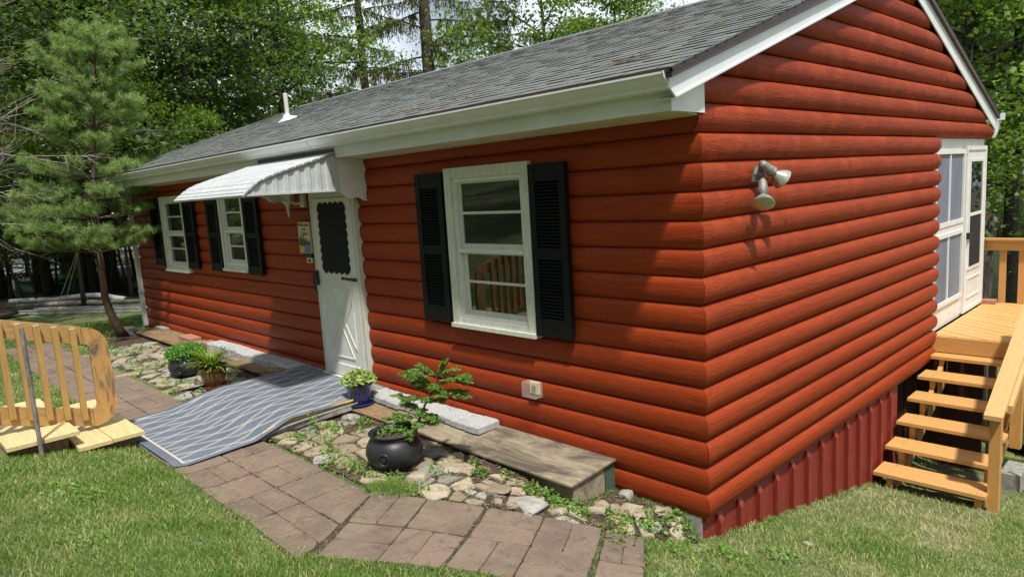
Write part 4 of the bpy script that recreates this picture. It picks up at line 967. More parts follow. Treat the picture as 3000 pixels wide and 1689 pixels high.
edge_pts = [(-1.46, .375), (-1.44, .40), (-1.40, .43), (-1.32, .452), (-1.20, .468), (-1.0, .478), (-.6, .486), (-.22, .490)]
s.tube([(-3.535, y, z) for y, z in edge_pts], .012, 8); s.build('yellow_edge', M['yellow'], rmp, True)
s = MB(); s.prism([(-1.45, .362), (-1.43, .39), (-1.38, .425), (-1.30, .445), (-1.0, .468), (-.22, .480), (-.22, .40), (-1.1, .372)], 'x', -3.60, -3.537); s.build('grey_sheet', M['greystone'], rmp)
s = MB(); s.tube([(-3.50, y, z - .028) for y, z in edge_pts[2:]], .010, 6); s.build('grey_tube', M['foundation'], rmp, True)
# plywood box right of the door, boards left of the door
bx = thing('plywood_box', 'long weathered plywood utility cover against the wall right of the door', 'plywood cover', (-2, -.25, .3))
s = MB(); s.prism([(-.535, .392), (-.02, .424), (-.02, .438), (-.535, .406)], 'x', -1.95, -.70); s.prism([(-.525, .392), (-.02, .426), (-.02, .440), (-.525, .406)], 'x', -2.96, -1.953); s.build('lid', M['ply'], bx)
s = MB(); s.prism([(-.515, .390), (-.02, .424), (-.02, .437), (-.515, .403)], 'x', -3.52, -2.963); s.build('lid', M['ply_dark'], bx)
s = MB(); s.prism([(-.49, .22), (-.15, .16), (-.15, .414), (-.49, .392)], 'x', -.735, -.722); s.box(-3.5, -.74, -.48, -.46, .25, .385); s.build('side', M['ply'], bx)
s = MB(); s.box(-.76, -.722, -.14, -.03, .18, .395); s.build('insulation', simple('green_matting', (.03, .06, .04), (.07, .12, .07), .95, 60, .8), bx)
bl = thing('plywood_boards', 'weathered plywood boards laid along the wall left of the door', 'plywood board', (-8, -.25, .4))
for (x0, x1, y0, z, mt) in ((-6.62, -5.36, -.46, .43, 'ply_dark'), (-8.60, -6.64, -.45, .43, 'ply'), (-10.55, -8.62, -.46, .432, 'ply_dark')):
    s = MB(); s.bevbox(x0, x1, y0, -.02, z - .018, z, .003); s.build('board', M[mt], bl)
s = MB(); s.box(-10.4, -5.4, -.40, -.36, .36, .412); s.box(-10.4, -5.4, -.1, -.06, .36, .412); s.build('bearer', M['ply_dark'], bl)
ordn = ['first', 'second', 'third', 'fourth', 'fifth', 'sixth', 'seventh', 'eighth', 'ninth', 'tenth', 'eleventh', 'twelfth', 'thirteenth', 'fourteenth']
def cpaver(x0, x1, y0, y1, z0, z1, lab, grp, rot):
    s = MB(); cx_, cy_ = (x0 + x1) / 2, (y0 + y1) / 2; T = Matrix.Translation((cx_, cy_, 0)) @ Matrix.Rotation(rot, 4, 'Z') @ Matrix.Translation((-cx_, -cy_, 0))
    N_ = 7; top = []; vs = []
    # rough-edged tumbled block
    per = [(x0, y0)] + [(x0 + (x1 - x0) * t / 4, y0) for t in (1, 2, 3)] + [(x1, y0)] + [(x1, y0 + (y1 - y0) * t / 4) for t in (1, 2, 3)] + [(x1, y1)] + [(x1 - (x1 - x0) * t / 4, y1) for t in (1, 2, 3)] + [(x0, y1)] + [(x0, y1 - (y1 - y0) * t / 4) for t in (1, 2, 3)]
    K_ = len(per)
    for (ins, z) in ((0, z0), (0, z1 - .016), (.014, z1)):
        for q in per:
            dx, dy_ = q[0] - cx_, q[1] - cy_; f_ = 1 - ins / max(abs(dx), abs(dy_)); vs.append(T @ Vector((cx_ + dx * f_ + random.uniform(-.003, .003), cy_ + dy_ * f_ + random.uniform(-.003, .003), z + random.uniform(-.0015, .0015))))
    vs.append(T @ Vector((cx_, cy_, z1)))
    fs = [(r * K_ + i, r * K_ + (i + 1) % K_, (r + 1) * K_ + (i + 1) % K_, (r + 1) * K_ + i) for r in range(2) for i in range(K_)] + [(2 * K_ + i, 2 * K_ + (i + 1) % K_, 3 * K_) for i in range(K_)]
    s.add(vs, fs, 0, random.random()); tag(s.build('concrete_paver', M['conc']), lab, 'paver', grp)
x = -1.915; k = 0
while x > -3.6 and k < 10:
    wd = .168 + .02 * (k % 2); y0 = -.305 + .012 * (k % 3)
    cpaver(x - wd, x, y0, -.055, .436, .50 + random.uniform(-.006, .006), f'{ordn[k]} grey concrete paver from the right end of the row on the plywood cover', 'grey pavers in a row right of the door', random.uniform(-.03, .03)); x -= wd + .013; k += 1
x = -5.28; k = 0
while x > -7.75 and k < 13:
    wd = .172 + .018 * (k % 2)
    cpaver(x - wd, x, -.275 + .012 * (k % 3), -.045, .432, .515 + random.uniform(-.006, .006), f'{ordn[k]} grey concrete paver from the rug in the row left of the door', 'grey pavers in a row left of the door', random.uniform(-.03, .03)); x -= wd + .013; k += 1
for i, (x0, x1, y0, y1, lb) in enumerate(((-8.15, -7.86, -.22, -.06, 'long red brick laid flat left of the row of grey pavers'), (-9.0, -8.55, -.24, -.06, 'pinkish paving brick lying on the boards below the left window'), (-10.35, -9.95, -.16, -.06, 'dark flat block on the boards near the downspout'))):
    s = MB(); s.bevbox(x0, x1, y0, y1, .434, .478, .006); tag(s.build('brick', M['brick'] if i < 2 else M['foundation']), lb, 'brick')
# loose rocks
def rock(x, y, sx_, sy_, sz_, lab, mat='stone', seed=0, rz_=0, z=None):
    rs = np.random.RandomState(seed); s = MB(); bmv = []
    import bmesh
    bm = bmesh.new(); bmesh.ops.create_icosphere(bm, subdivisions=2, radius=1.0)
    ph = rs.uniform(0, 6, 3)
    for v_ in bm.verts:
        c_ = v_.co; q = np.sign(c_) if False else None
        p_ = Vector([math.copysign(abs(t) ** .62, t) for t in c_]); k_ = 1 + .14 * math.sin(c_.x * 3 + ph[0]) + .12 * math.sin(c_.y * 4 + ph[1]) + rs.normal() * .035
        v_.co = Vector((p_.x * sx_ * k_, p_.y * sy_ * k_, p_.z * sz_ * .8 * (1 + .08 * math.sin(3 * c_.x + ph[2]))))
    me = bpy.data.meshes.new('rock'); bm.to_mesh(me); bm.free(); me.materials.append(M[mat]); at = me.attributes.new('col', 'FLOAT', 'POINT')
    o_ = bpy.data.objects.new('rock', me); col.objects.link(o_); o_.location = (x, y, (gz(x, y) if z is None else z) + sz_ * .45); o_.rotation_euler = (rs.normal() * .1, rs.normal() * .1, rz_)
    tag(o_, lab, 'rock'); return o_
rock(-1.72, -1.06, .085, .062, .045, 'tan wedge-shaped rock in front of the large black cauldron', seed=1, rz_=.5)
rock(-1.66, -.80, .10, .075, .03, 'flat tan rock between the cauldron and the plywood cover', seed=2, rz_=.3)
rock(-1.17, -.80, .13, .07, .018, 'thin pale slab stone on bare soil before the plywood cover', 'flag', 3, .2)
rock(-.88, -.78, .12, .09, .035, 'rounded grey stone at the edge of the brick path', 'greystone', 4, -.2)
rock(-.70, -.655, .045, .035, .03, 'small upright tan stone below the plywood cover corner', seed=5)
rock(-.59, -.42, .055, .04, .035, 'chunky pale stone in the weeds near the house corner', seed=6, rz_=.6)
rock(-.42, -.18, .12, .035, .02, 'long pale kerb stone at the foot of the red wall', seed=7, rz_=-.75)
rock(-.60, -.07, .05, .04, .045, 'round grey stone against the red wall by the plywood cover', 'greystone', 8)
rock(-6.0, -1.12, .22, .17, .014, 'flat dark slate slab under the brown fern pot', 'greystone', 9, .2, .366)
rock(-5.55, -.33, .16, .07, .05, 'long brown boulder beside the rug on the left boards', 'ply_dark', 10, .1, .425)
rock(-3.38, -.62, .05, .035, .03, 'brown stone by the yellow platform edge', 'greystone', 12)
rock(-10.6, -.40, .30, .16, .05, 'flat stones piled at the downspout foot', 'greystone', 13, .3)
for k_, (x, y, r_, lb_) in enumerate(((-.30, -.10, .05, 'small tan stone by the foundation near the house corner'), (-.16, -.16, .04, 'small pale stone nearest the house corner'), (-.50, -.20, .05, 'tan stone halfway between the plywood cover and house corner'), (-.62, -.30, .045, 'grey-tan stone just right of the plywood cover end'), (-.22, -.34, .035, 'little stone where weeds meet the last paver'), (-2.62, -1.22, .05, 'tan stone by the path left of the large cauldron'), (-2.52, -.72, .06, 'tan stone behind the left side of the large cauldron'))):
    rock(x, y, r_, r_ * .7, r_ * .5, lb_, seed=40 + k_, rz_=k_)
rock(2.3, -9.5, 1.4, .8, .55, 'large pale boulder on the slope behind the camera', 'greystone', 14)

# ================================================================== POTTED PLANTS
def cauldron(cx_, cy_, z, r, lab, name='cauldron_planter'):
    t = thing(name, lab, 'planter', (cx_, cy_, z)); s = MB()
    P = [(.52, 0), (.62, .02), (.80, .14), (.95, .34), (1.0, .55), (.97, .76), (.86, .96), (.76, 1.06), (.745, 1.12), (.80, 1.17), (.86, 1.20), (.87, 1.235), (.84, 1.25), (.76, 1.225), (.70, 1.17), (.68, 1.10), (.70, 1.0)]
    s.lathe([(a_ * r, b_ * r) for a_, b_ in P], (cx_, cy_, z), 48); s.build('pot', M['pot_black'], t, True, 50)
    # ring boss facing the camera side
    d_ = (Vector((2.33, -3.9, 0)) - Vector((cx_, cy_, 0))); d_.z = 0; d_.normalize(); side = Vector((d_.y, -d_.x, 0))
    dd = (d_ * .9 - side * -.28); dd = (d_ + Vector((-d_.y, d_.x, 0)) * .42 * -1).normalized()
    c_ = Vector((cx_, cy_, z + r * .55)) + dd * r * .99; e1 = Vector((-dd.y, dd.x, 0)); e2 = Vector((0, 0, 1)); ring = [c_ + e1 * math.cos(q) * r * .19 + e2 * math.sin(q) * r * .19 for q in np.linspace(0, 2 * math.pi, 21)]
    s = MB(); s.tube(ring, r * .045, 8); s.lathe([(.0, 0), (r * .12, 0), (r * .10, r * .05), (0, r * .06)], c_ - dd * .005, 16, T=rotto(dd)); s.build('ring_handle', M['pot_black'], t, True, 50)
    s = MB(); s.lathe([(.72 * r, 1.07 * r), (.4 * r, 1.10 * r), (0, 1.11 * r)], (cx_, cy_, z), 24); s.build('soil', M['soil'], t, True)
    return t
def leafobj(name, C_, size, mat, parent, **kw):
    V_, F_ = leaves(C_, size, **kw); cv = np.repeat(np.clip(rng.normal(.5, .25, len(C_)), 0, 1), 4)
    return numesh(name, V_, F_, mat, cv, parent)
R1 = .2215
c1 = cauldron(-2.078, -1.015, .372, R1, 'large black cauldron planter holding a small cedar tree on the paving')
# cedar seedling: stems + scale-leaf sprays
s = MB(); zt0 = .372 + 1.1 * R1; cen = []; dirs = []
b0 = Vector((-2.0, -.88, zt0 - .02))
stems = [[b0, Vector((-2.0, -.80, .72)), Vector((-1.98, -.75, .83)), Vector((-1.89, -.74, .93)), Vector((-1.82, -.74, 1.03))]]
s.tube(stems[0], [.012, .011, .009, .006, .003], 7)
brs = [(.03, (-.16, -.12, .02)), (.06, (.10, -.14, .0)), (.10, (-.30, -.04, .02)), (.12, (.22, .02, .06)), (.16, (.16, -.12, .04)), (.20, (-.08, -.14, .05)), (.24, (-.34, .04, .10)), (.28, (.24, -.06, .02)), (.33, (-.14, -.06, .04)), (.38, (.12, -.12, .0)), (.45, (.14, .06, .04)), (.5, (-.10, -.10, .03)), (.55, (.12, -.10, .03)),
       (.60, (-.26, -.02, .14)), (.64, (.36, .02, .08)), (.68, (-.16, -.06, .12)), (.72, (.40, -.02, .04)), (.76, (.22, -.10, .02)), (.80, (-.30, .02, .08)), (.84, (.30, .04, .12)), (.88, (.14, -.12, .02)), (.92, (.38, -.04, .10)), (.96, (-.12, -.06, .10)), (1.0, (.06, .02, .12)), (1.0, (.20, .0, .10)), (1.0, (-.06, -.08, .09)), (1.0, (.30, .02, .02))]
poly = stems[0]
def onpoly(t):
    q = t * (len(poly) - 1); i = min(int(q), len(poly) - 2); return poly[i].lerp(poly[i + 1], q - i)
for t, dvv in brs:
    p0 = onpoly(t); dvv = Vector(dvv); p1 = p0 + dvv; mid = p0.lerp(p1, .5) + Vector((0, 0, .02)); s.tube([p0, mid, p1], [.004, .003, .0015], 5)
    nn = int(7 + dvv.length * 42)
    for k in range(nn):
        tt = .22 + .85 * (k + .5) / nn; q = p0.lerp(p1, tt) + Vector((0, 0, .02 * math.sin(tt * 3)))
        for sgn in (-1, 1):
            sd_ = Vector((-dvv.y, dvv.x, 0)).normalized() * sgn; fd = (dvv.normalized() * .8 + sd_ * .7 + Vector((0, 0, random.uniform(-.5, .15)))).normalized()
            L_ = .055 * random.uniform(.7, 1.3)
            for m_ in range(5):
                cq = q + fd * L_ * (m_ + .5) / 5; cen.append(cq); dirs.append(fd)
                cen.append(cq + Vector((fd.y, -fd.x, 0)) * .009); dirs.append(fd + Vector((fd.y, -fd.x, 0)) * .8)
                cen.append(cq - Vector((fd.y, -fd.x, 0)) * .009); dirs.append(fd - Vector((fd.y, -fd.x, 0)) * .8)
s.build('stem', M['bark'], c1)
V_, F_ = leaves(np.array([tuple(q) for q in cen]), .024, .55, .1, .5, .1, np.array([tuple(q) for q in dirs]) * 3)
numesh('cedar_foliage', V_, F_, M['cedar'], np.repeat(np.clip(rng.normal(.5, .28, len(cen)), 0, 1), 4), c1)
C_ = np.stack([rng.normal(-2.12, .07, 90), rng.normal(-1.03, .06, 90), rng.uniform(zt0, zt0 + .05, 90)], 1); leafobj('weeds_in_pot', C_, .032, M['weed'], c1, up=.6)['kind'] = 'stuff'
c2 = cauldron(-6.66, -.935, .372, .220, 'black cauldron planter full of bright green herbs left of the rug')
zt2 = .372 + 1.1 * .220
q = rng.normal(size=(3200, 3)); q /= np.linalg.norm(q, axis=1)[:, None]; q = q * (rng.rand(3200, 1) ** .35)
C_ = np.array([-6.66, -.935, zt2 + .05]) + q * np.array([.25, .25, .12]); leafobj('herb_foliage', C_, .026, M['parsley'], c2, up=.5, aspect=.8)
# brown glazed pot with fern
bp_ = thing('fern_pot', 'brown glazed pot with an arching yellow-green fern beside the rug', 'potted plant', (-5.78, -.86, .38))
s = MB(); cz = .385; ctr = (-5.77, -.96, cz)
s.lathe([(.085, 0), (.10, .01), (.125, .08), (.142, .16), (.146, .19), (.157, .195), (.160, .212), (.150, .218), (.140, .205), (.136, .17)], ctr, 36); s.build('pot', M['pot_brown'], bp_, True, 50)
s = MB(); s.lathe([(.09, -.008), (.145, -.004), (.150, .018), (.142, .018), (.135, .0)], ctr, 30); s.build('saucer', M['terracotta'], bp_, True, 50)
s = MB(); s.lathe([(.138, .18), (0, .19)], ctr, 24); s.build('soil', M['soil'], bp_)
vs = []; fs = []; cv = []
for k in range(170):
    a_ = random.uniform(0, 2 * math.pi); L_ = random.uniform(.20, .40); up_ = random.uniform(.4, 2.2); p = Vector((ctr[0] + .06 * math.cos(a_) * random.random(), ctr[1] + .06 * math.sin(a_) * random.random(), cz + .19)); d_ = Vector((math.cos(a_), math.sin(a_), up_ * 1.5)).normalized(); sd_ = Vector((-math.sin(a_), math.cos(a_), 0)); ca = random.random()
    N_ = 9
    for j in range(N_):
        wd = .0085 * math.sin(math.pi * min(1, (j + .6) / N_)) + .003; wd *= (1.0 if j % 2 else .62)
        vs += [tuple(p - sd_ * wd), tuple(p + sd_ * wd)]; cv += [ca, ca]
        if j: o_ = len(vs) - 4; fs.append((o_, o_ + 1, o_ + 3, o_ + 2))
        p = p + d_ * L_ / N_; d_ = (d_ + Vector((0, 0, -.15 - .05 * random.random()))).normalized()
numesh('fern_fronds', np.array(vs), np.array(fs), M['fern'], np.array(cv), bp_)
# blue pot with rosette plant
bp2 = thing('blue_pot', 'cobalt blue glazed pot with pale leafy rosette plant by the door', 'potted plant', (-3.62, -.30, .425))
ctr = (-3.57, -.385, .418)
s = MB(); s.lathe([(.098, .02), (.105, .03), (.118, .10), (.124, .185), (.130, .190), (.137, .198), (.137, .212), (.128, .216), (.118, .205), (.116, .17)], ctr, 40); s.build('pot', M['pot_blue'], bp2, True, 50)
s = MB(); s.lathe([(.11, 0), (.128, .002), (.140, .022), (.138, .030), (.128, .024), (.10, .016)], ctr, 40); s.build('saucer', M['pot_blue'], bp2, True, 50)
s = MB(); s.lathe([(.117, .18), (0, .19)], ctr, 24); s.build('soil', M['soil'], bp2)
cen = []; dd = []
for k in range(110):
    r_ = .155 * math.sqrt(random.random()); a_ = random.uniform(0, 2 * math.pi); z = ctr[2] + .235 + .085 * (1 - (r_ / .15) ** 2) + random.uniform(-.015, .02); base_ = Vector((ctr[0] + r_ * math.cos(a_), ctr[1] + r_ * math.sin(a_), z))
    for m_ in range(9):
        t = 2 * math.pi * m_ / 9 + random.uniform(0, .4); d_ = Vector((math.cos(t), math.sin(t), .35 + .4 * (m_ % 2))); cen.append(tuple(base_ + d_ * .016)); dd.append(tuple(d_ * 4))
V_, F_ = leaves(np.array(cen), .042, .45, .25, .5, 0, np.array(dd)); numesh('rosette_leaves', V_, F_, M['hosta'], np.repeat(np.clip(rng.normal(.55, .25, len(cen)), 0, 1), 4), bp2)

# ================================================================== SMALL PLANTS ON THE GROUND
cen = []
def clump(x, y, r, n_, h=.05):
    n_ = int(n_ * .62)
    for _ in range(n_):
        a_ = random.uniform(0, 2 * math.pi); q = r * math.sqrt(random.random()); xx, yy_ = x + q * math.cos(a_), y + q * .8 * math.sin(a_); cen.append((xx, yy_, gz(xx, yy_) + random.uniform(.012, h)))
for (x, y, r, n_) in ((-3.32, -1.22, .12, 130), (-3.3, -.88, .14, 170), (-3.05, -1.12, .14, 140), (-2.75, -1.2, .10, 90), (-2.95, -.8, .08, 60), (-3.15, -.62, .10, 90), (-2.5, -1.28, .16, 170), (-2.25, -1.25, .12, 120), (-2.3, -1.05, .06, 60), (-1.85, -1.2, .12, 110), (-2.05, -1.25, .10, 100),
                       (-1.55, -1.2, .10, 100), (-1.72, -.88, .12, 90), (-1.42, -.72, .08, 100), (-1.25, -.62, .07, 60), (-.98, -.60, .10, 150), (-.86, -.56, .06, 80), (-.72, -.50, .08, 60), (-.76, -.62, .09, 110), (-.62, -.55, .08, 110), (-.45, -.38, .12, 160), (-.25, -.22, .15, 240), (-.12, -.12, .10, 140), (-2.75, -.62, .06, 40), (-2.1, -.64, .06, 40), (-1.6, -.62, .05, 40)):
    clump(x, y, r, n_)
for _ in range(70): clump(random.uniform(-9.5, -5.6), random.uniform(-1.34, -.55), random.uniform(.06, .18), random.randint(15, 60), .045)
for _ in range(26): clump(random.uniform(-6.6, -3.4), -1.38 + random.uniform(-.03, .05), .05, 16, .03)
for _ in range(40): clump(random.uniform(-3.4, -1.6), random.uniform(-1.40, -.6), .04, 8, .03)
for _ in range(14): clump(-10.2 + random.uniform(-.5, .8), random.uniform(-1.5, -.9), .12, 90, .12)
clump(-3.42, -.98, .05, 70, .16); clump(-3.1, -.95, .05, 40, .12)
for (x, y) in ((-3.05, -2.9), (-2.2, -3.1), (-.3, -.55), (.1, -.35), (.45, .2), (.25, -.1), (-3.2, -3.0), (-.6, -2.2)): clump(x, y, .16, 120, .05)
V_, F_ = leaves(np.array(cen), .030, .65, .15, .62)
tag(numesh('ground_weeds', V_, F_, M['weed'], np.repeat(np.clip(rng.normal(.5, .27, len(cen)), 0, 1), 4)), 'low green weeds growing between the flagstones and along the path', 'weeds', kind='stuff')
# bits of leaf litter and pine straw on soil and paving
def straw(name, n_, xs_, ys_, zf, ln, wd, mat, lab):
    x = xs_; y = ys_; z = zf; th = rng.uniform(0, math.pi, len(x)); l = ln * rng.uniform(.5, 1.3, len(x)); dx, dy_ = np.cos(th) * l / 2, np.sin(th) * l / 2; px, py = -np.sin(th) * wd, np.cos(th) * wd
    dz = rng.uniform(0, .006, len(x))
    a_ = np.stack([x - dx - px, y - dy_ - py, z], 1); b_ = np.stack([x + dx - px, y + dy_ - py, z + dz], 1); c_ = np.stack([x + dx + px, y + dy_ + py, z + dz + .001], 1); d_ = np.stack([x - dx + px, y - dy_ + py, z + .001], 1)
    V_ = np.stack([a_, b_, c_, d_], 1).reshape(-1, 3); o_ = numesh(name, V_, np.arange(len(x) * 4).reshape(-1, 4), mat, np.repeat(rng.rand(len(x)), 4)); tag(o_, lab[0], lab[1], kind='stuff'); return o_
m, n, b, o = newmat('dry_straw'); a = attr(n); L(n, ramp(n, a.outputs['Fac'], [(0, (.10, .055, .025)), (.5, (.22, .15, .075)), (1, (.36, .29, .17))]), b.inputs['Base Color']); b.inputs['Roughness'].default_value = .8; M['straw'] = m
xq = rng.uniform(-3.5, -.1, 2600); yq = rng.uniform(-1.4, -.05, 2600); k_ = inpoly(BED_R, xq, yq); xq, yq = xq[k_], yq[k_]
straw('leaf_litter', 0, xq, yq, g(xq, yq) + .014, .035, .0022, M['straw'], ('dry leaf litter scattered on the soil bed by the plywood cover', 'leaf litter'))
xq = np.concatenate([rng.uniform(-3.6, -1.5, 900), rng.uniform(-1.5, .1, 350), rng.uniform(-9, -5.5, 300)]); yq = np.concatenate([rng.uniform(-2.2, -1.42, 900), rng.uniform(-1.9, -.6, 350), rng.uniform(-2.2, -1.4, 300)])
straw('grass_clippings', 0, xq, yq, g(xq, yq) + .019, .030, .0008, M['straw'], ('dry grass clippings scattered over the red brick path', 'clippings'))
ctrs = [(-.55, .05, .13, 170), (-1.9, -.18, .16, 90), (-2.6, -.2, .12, 60), (-3.0, -.1, .2, 90), (-4.4, -.2, .2, 70), (-.7, .9, .4, 60), (-2.5, .8, .6, 60), (-2.0, 1.8, .8, 60), (-4.5, 1.0, .8, 60), (-.2, 2.0, .25, 50), (-1.0, 1.2, .15, 50), (-5.5, 2.2, .6, 50), (-.5, 3.0, .4, 60), (-1.2, .6, .1, 40), (-3.3, .9, .15, 40)]
xq = np.concatenate([rng.normal(a_, r_, n_) for a_, b_, r_, n_ in ctrs]); yq = np.concatenate([rng.normal(b_, r_ * .4, n_) for a_, b_, r_, n_ in ctrs]); k_ = (xq < .12) & (yq > -.45) & (yq < 3.4); xq, yq = xq[k_], yq[k_]
straw('pine_straw', 0, xq, yq, ZE + S1 * (yq - YE) + .022, .075, .0018, M['straw'], ('brown pine needles in clumps on the grey shingle roof', 'pine needles'))
o_ = MB(); o_.tube([(1.02, .35, gz(1.02, .35) + .02), (1.10, .52, gz(1.1, .52) + .03)], [.018, .012], 7); tag(o_.build('stick', M['deadwood']), 'short grey stick lying in the lawn beside the gable', 'stick')
rock(.42, .62, .035, .025, .012, 'pale flat pebble in the grass below the skirting', 'stone', 21); rock(1.95, -.35, .05, .03, .015, 'dark clod of earth in the right-hand lawn', 'soil', 22)

# ================================================================== GRASS
PATH = [(-11.3, -2.22), (-1.32, -2.15), (-.63, -1.74), (.05, -1.30), (.30, -1.08), (-.2, -.38), (-.42, -.54), (-1.03, -1.0), (-1.76, -1.40), (-5.5, -1.40), (-11.3, -1.40)]
def lawn_ok(x, y):
    bad = inpoly(PATH, x, y) | inpoly(BED_R, x, y) | inpoly([(-10.6, -1.40), (-5.3, -1.40), (-5.3, 0), (-10.6, 0)], x, y)
    bad |= (x > -11.2) & (x < -.02) & (y > -.12)                      # house
    bad |= (x >= -.03) & (x < .0) & (y > 0)
    bad |= (x > -5.9) & (x < -4.40) & (y < -2.15) & (y > -3.7)        # steps
    bad |= (x > -5.5) & (x < -3.35) & (y > -2.24) & (y < 0)           # rug
    bad |= (x > .05) & (x < .97) & (y > 3.15) & (y < 7.5)
    bad |= (x < -15.7)
    return ~bad
def cheap_noise(x, y, f, s):
    r = np.random.RandomState(s); v = 0
    for k in range(7):
        th = r.uniform(0, 6.28); ff = f * r.uniform(.6, 1.7); v = v + np.sin((x * math.cos(th) + y * math.sin(th)) * ff + r.uniform(0, 6.28) + 1.3 * np.sin((y * math.cos(th) - x * math.sin(th)) * ff * .7))
    return v / 3.2
N = 800000
dist = 1.2 + 14.5 * rng.rand(N) ** 1.25; ang = math.atan2(fw[1], fw[0]) + rng.uniform(-.80, .80, N)
gx_ = 2.333 + dist * np.cos(ang); gy_ = -3.896 + dist * np.sin(ang)
N2 = 110000; gx_ = np.concatenate([gx_, rng.uniform(-6.5, 3.5, N2)]); gy_ = np.concatenate([gy_, rng.uniform(-6, -1.9, N2)]); dist = np.concatenate([dist, np.clip(np.hypot(gx_[N:] - 2.333, gy_[N:] + 3.896), 1.5, 9)]); N = N + N2
ok = lawn_ok(gx_, gy_); dry = cheap_noise(gx_, gy_, 3.2, 5) * .55 + cheap_noise(gx_, gy_, 10, 6) * .45
dry = dry + np.where((gx_ > 0) & (gy_ > -2), .85, .30) + np.exp(-((gx_ - .55) ** 2 + (gy_ - 2.6) ** 2) / .8) * .8 + np.where((gx_ > 0) & (gx_ < .35), .35, 0)
ok &= (rng.rand(N) < np.clip(1.15 - .55 * np.maximum(dry, 0), .25, 1))
gx_, gy_, dry, dist = gx_[ok], gy_[ok], dry[ok], dist[ok]; n_ = len(gx_)
# blades creeping over path edges and joints
def line_blades(pts, n1, spread, zoff=0):
    P = np.array(pts); seg = np.hypot(*np.diff(P, axis=0).T); cum = np.concatenate([[0], np.cumsum(seg)]); t = rng.rand(n1) * cum[-1]; return np.interp(t, cum, P[:, 0]) + rng.normal(size=n1) * spread, np.interp(t, cum, P[:, 1]) + rng.normal(size=n1) * spread
ex, ey = [], []
for pts, n1, sp in (([(-4.2, -2.22), (-1.36, -2.17), (-.64, -1.76), (.05, -1.32), (.30, -1.08), (-.18, -.38)], 6500, .03), ([(-1.78, -1.41), (-1.31, -2.13)], 60, .005), ([(-1.03, -1.02), (-.63, -1.72)], 60, .005), ([(-.42, -.56), (.045, -1.29)], 260, .007),
                    ([(-5.3, -1.41), (-11.2, -1.41)], 1600, .03), ([(-5.9, -2.22), (-11.2, -2.22)], 2500, .04), ([(-1.76, -1.38), (-1.05, -.99), (-.45, -.54), (-.2, -.36)], 900, .02), ([(-1.80, -1.34), (-1.62, -1.26)], 2600, .055), ([(-.70, -.55), (-.70, -.1), (-.62, .0)], 500, .03), ([(-.6, -.06), (0, -.02)], 500, .03), ([(0.01, .1), (.02, 3.1)], 900, .02)):
    a_, b_ = line_blades(pts, n1, sp); ex.append(a_); ey.append(b_)
ex = np.concatenate(ex); ey = np.concatenate(ey); hk = np.concatenate([np.ones(n_), np.where((np.abs(ex + 1.71) < .2) & (np.abs(ey + 1.3) < .16), 2.1, .9)])
gx_ = np.concatenate([gx_, ex]); gy_ = np.concatenate([gy_, ey]); dry = np.concatenate([dry, rng.normal(0, .3, len(ex))]); dist = np.concatenate([dist, np.hypot(ex - 2.33, ey + 3.9)]); n_ = len(gx_)
hgt = rng.uniform(.014, .042, n_) * hk * (1 + .25 * cheap_noise(gx_, gy_, 5, 8)); hgt *= np.where(gx_ < -11, 1.0, 1); wd = .0013 + .00036 * dist
th = rng.uniform(0, 2 * math.pi, n_); lx, ly = np.cos(th), np.sin(th); lean = rng.uniform(.15, 1.1, n_) * hgt; ph = rng.uniform(0, 2 * math.pi, n_); px, py = np.cos(ph) * wd, np.sin(ph) * wd
zg = g(gx_, gy_) - .012
v0 = np.stack([gx_ - px, gy_ - py, zg], 1); v1 = np.stack([gx_ + px, gy_ + py, zg], 1)
v2 = np.stack([gx_ + lx * lean * .4 + px * .7, gy_ + ly * lean * .4 + py * .7, zg + hgt * .62], 1); v3 = np.stack([gx_ + lx * lean * .4 - px * .7, gy_ + ly * lean * .4 - py * .7, zg + hgt * .62], 1)
v4 = np.stack([gx_ + lx * lean + px * .15, gy_ + ly * lean + py * .15, zg + hgt], 1); v5 = np.stack([gx_ + lx * lean - px * .15, gy_ + ly * lean - py * .15, zg + hgt * .995], 1)
VV_ = np.stack([v0, v1, v2, v3, v4, v5], 1).reshape(-1, 3); base_i = np.arange(n_)[:, None] * 6
FF = np.concatenate([base_i + np.array([0, 1, 2, 3]), base_i + np.array([3, 2, 4, 5])])
cv = np.clip(.30 + .34 * dry + rng.normal(size=n_) * .20 + (rng.rand(n_) < .10) * .6, 0, 1)
tag(numesh('grass', VV_, FF, M['grass'], np.repeat(cv, 6)), 'mown green lawn grass with dry straw-coloured patches', 'grass', kind='stuff')

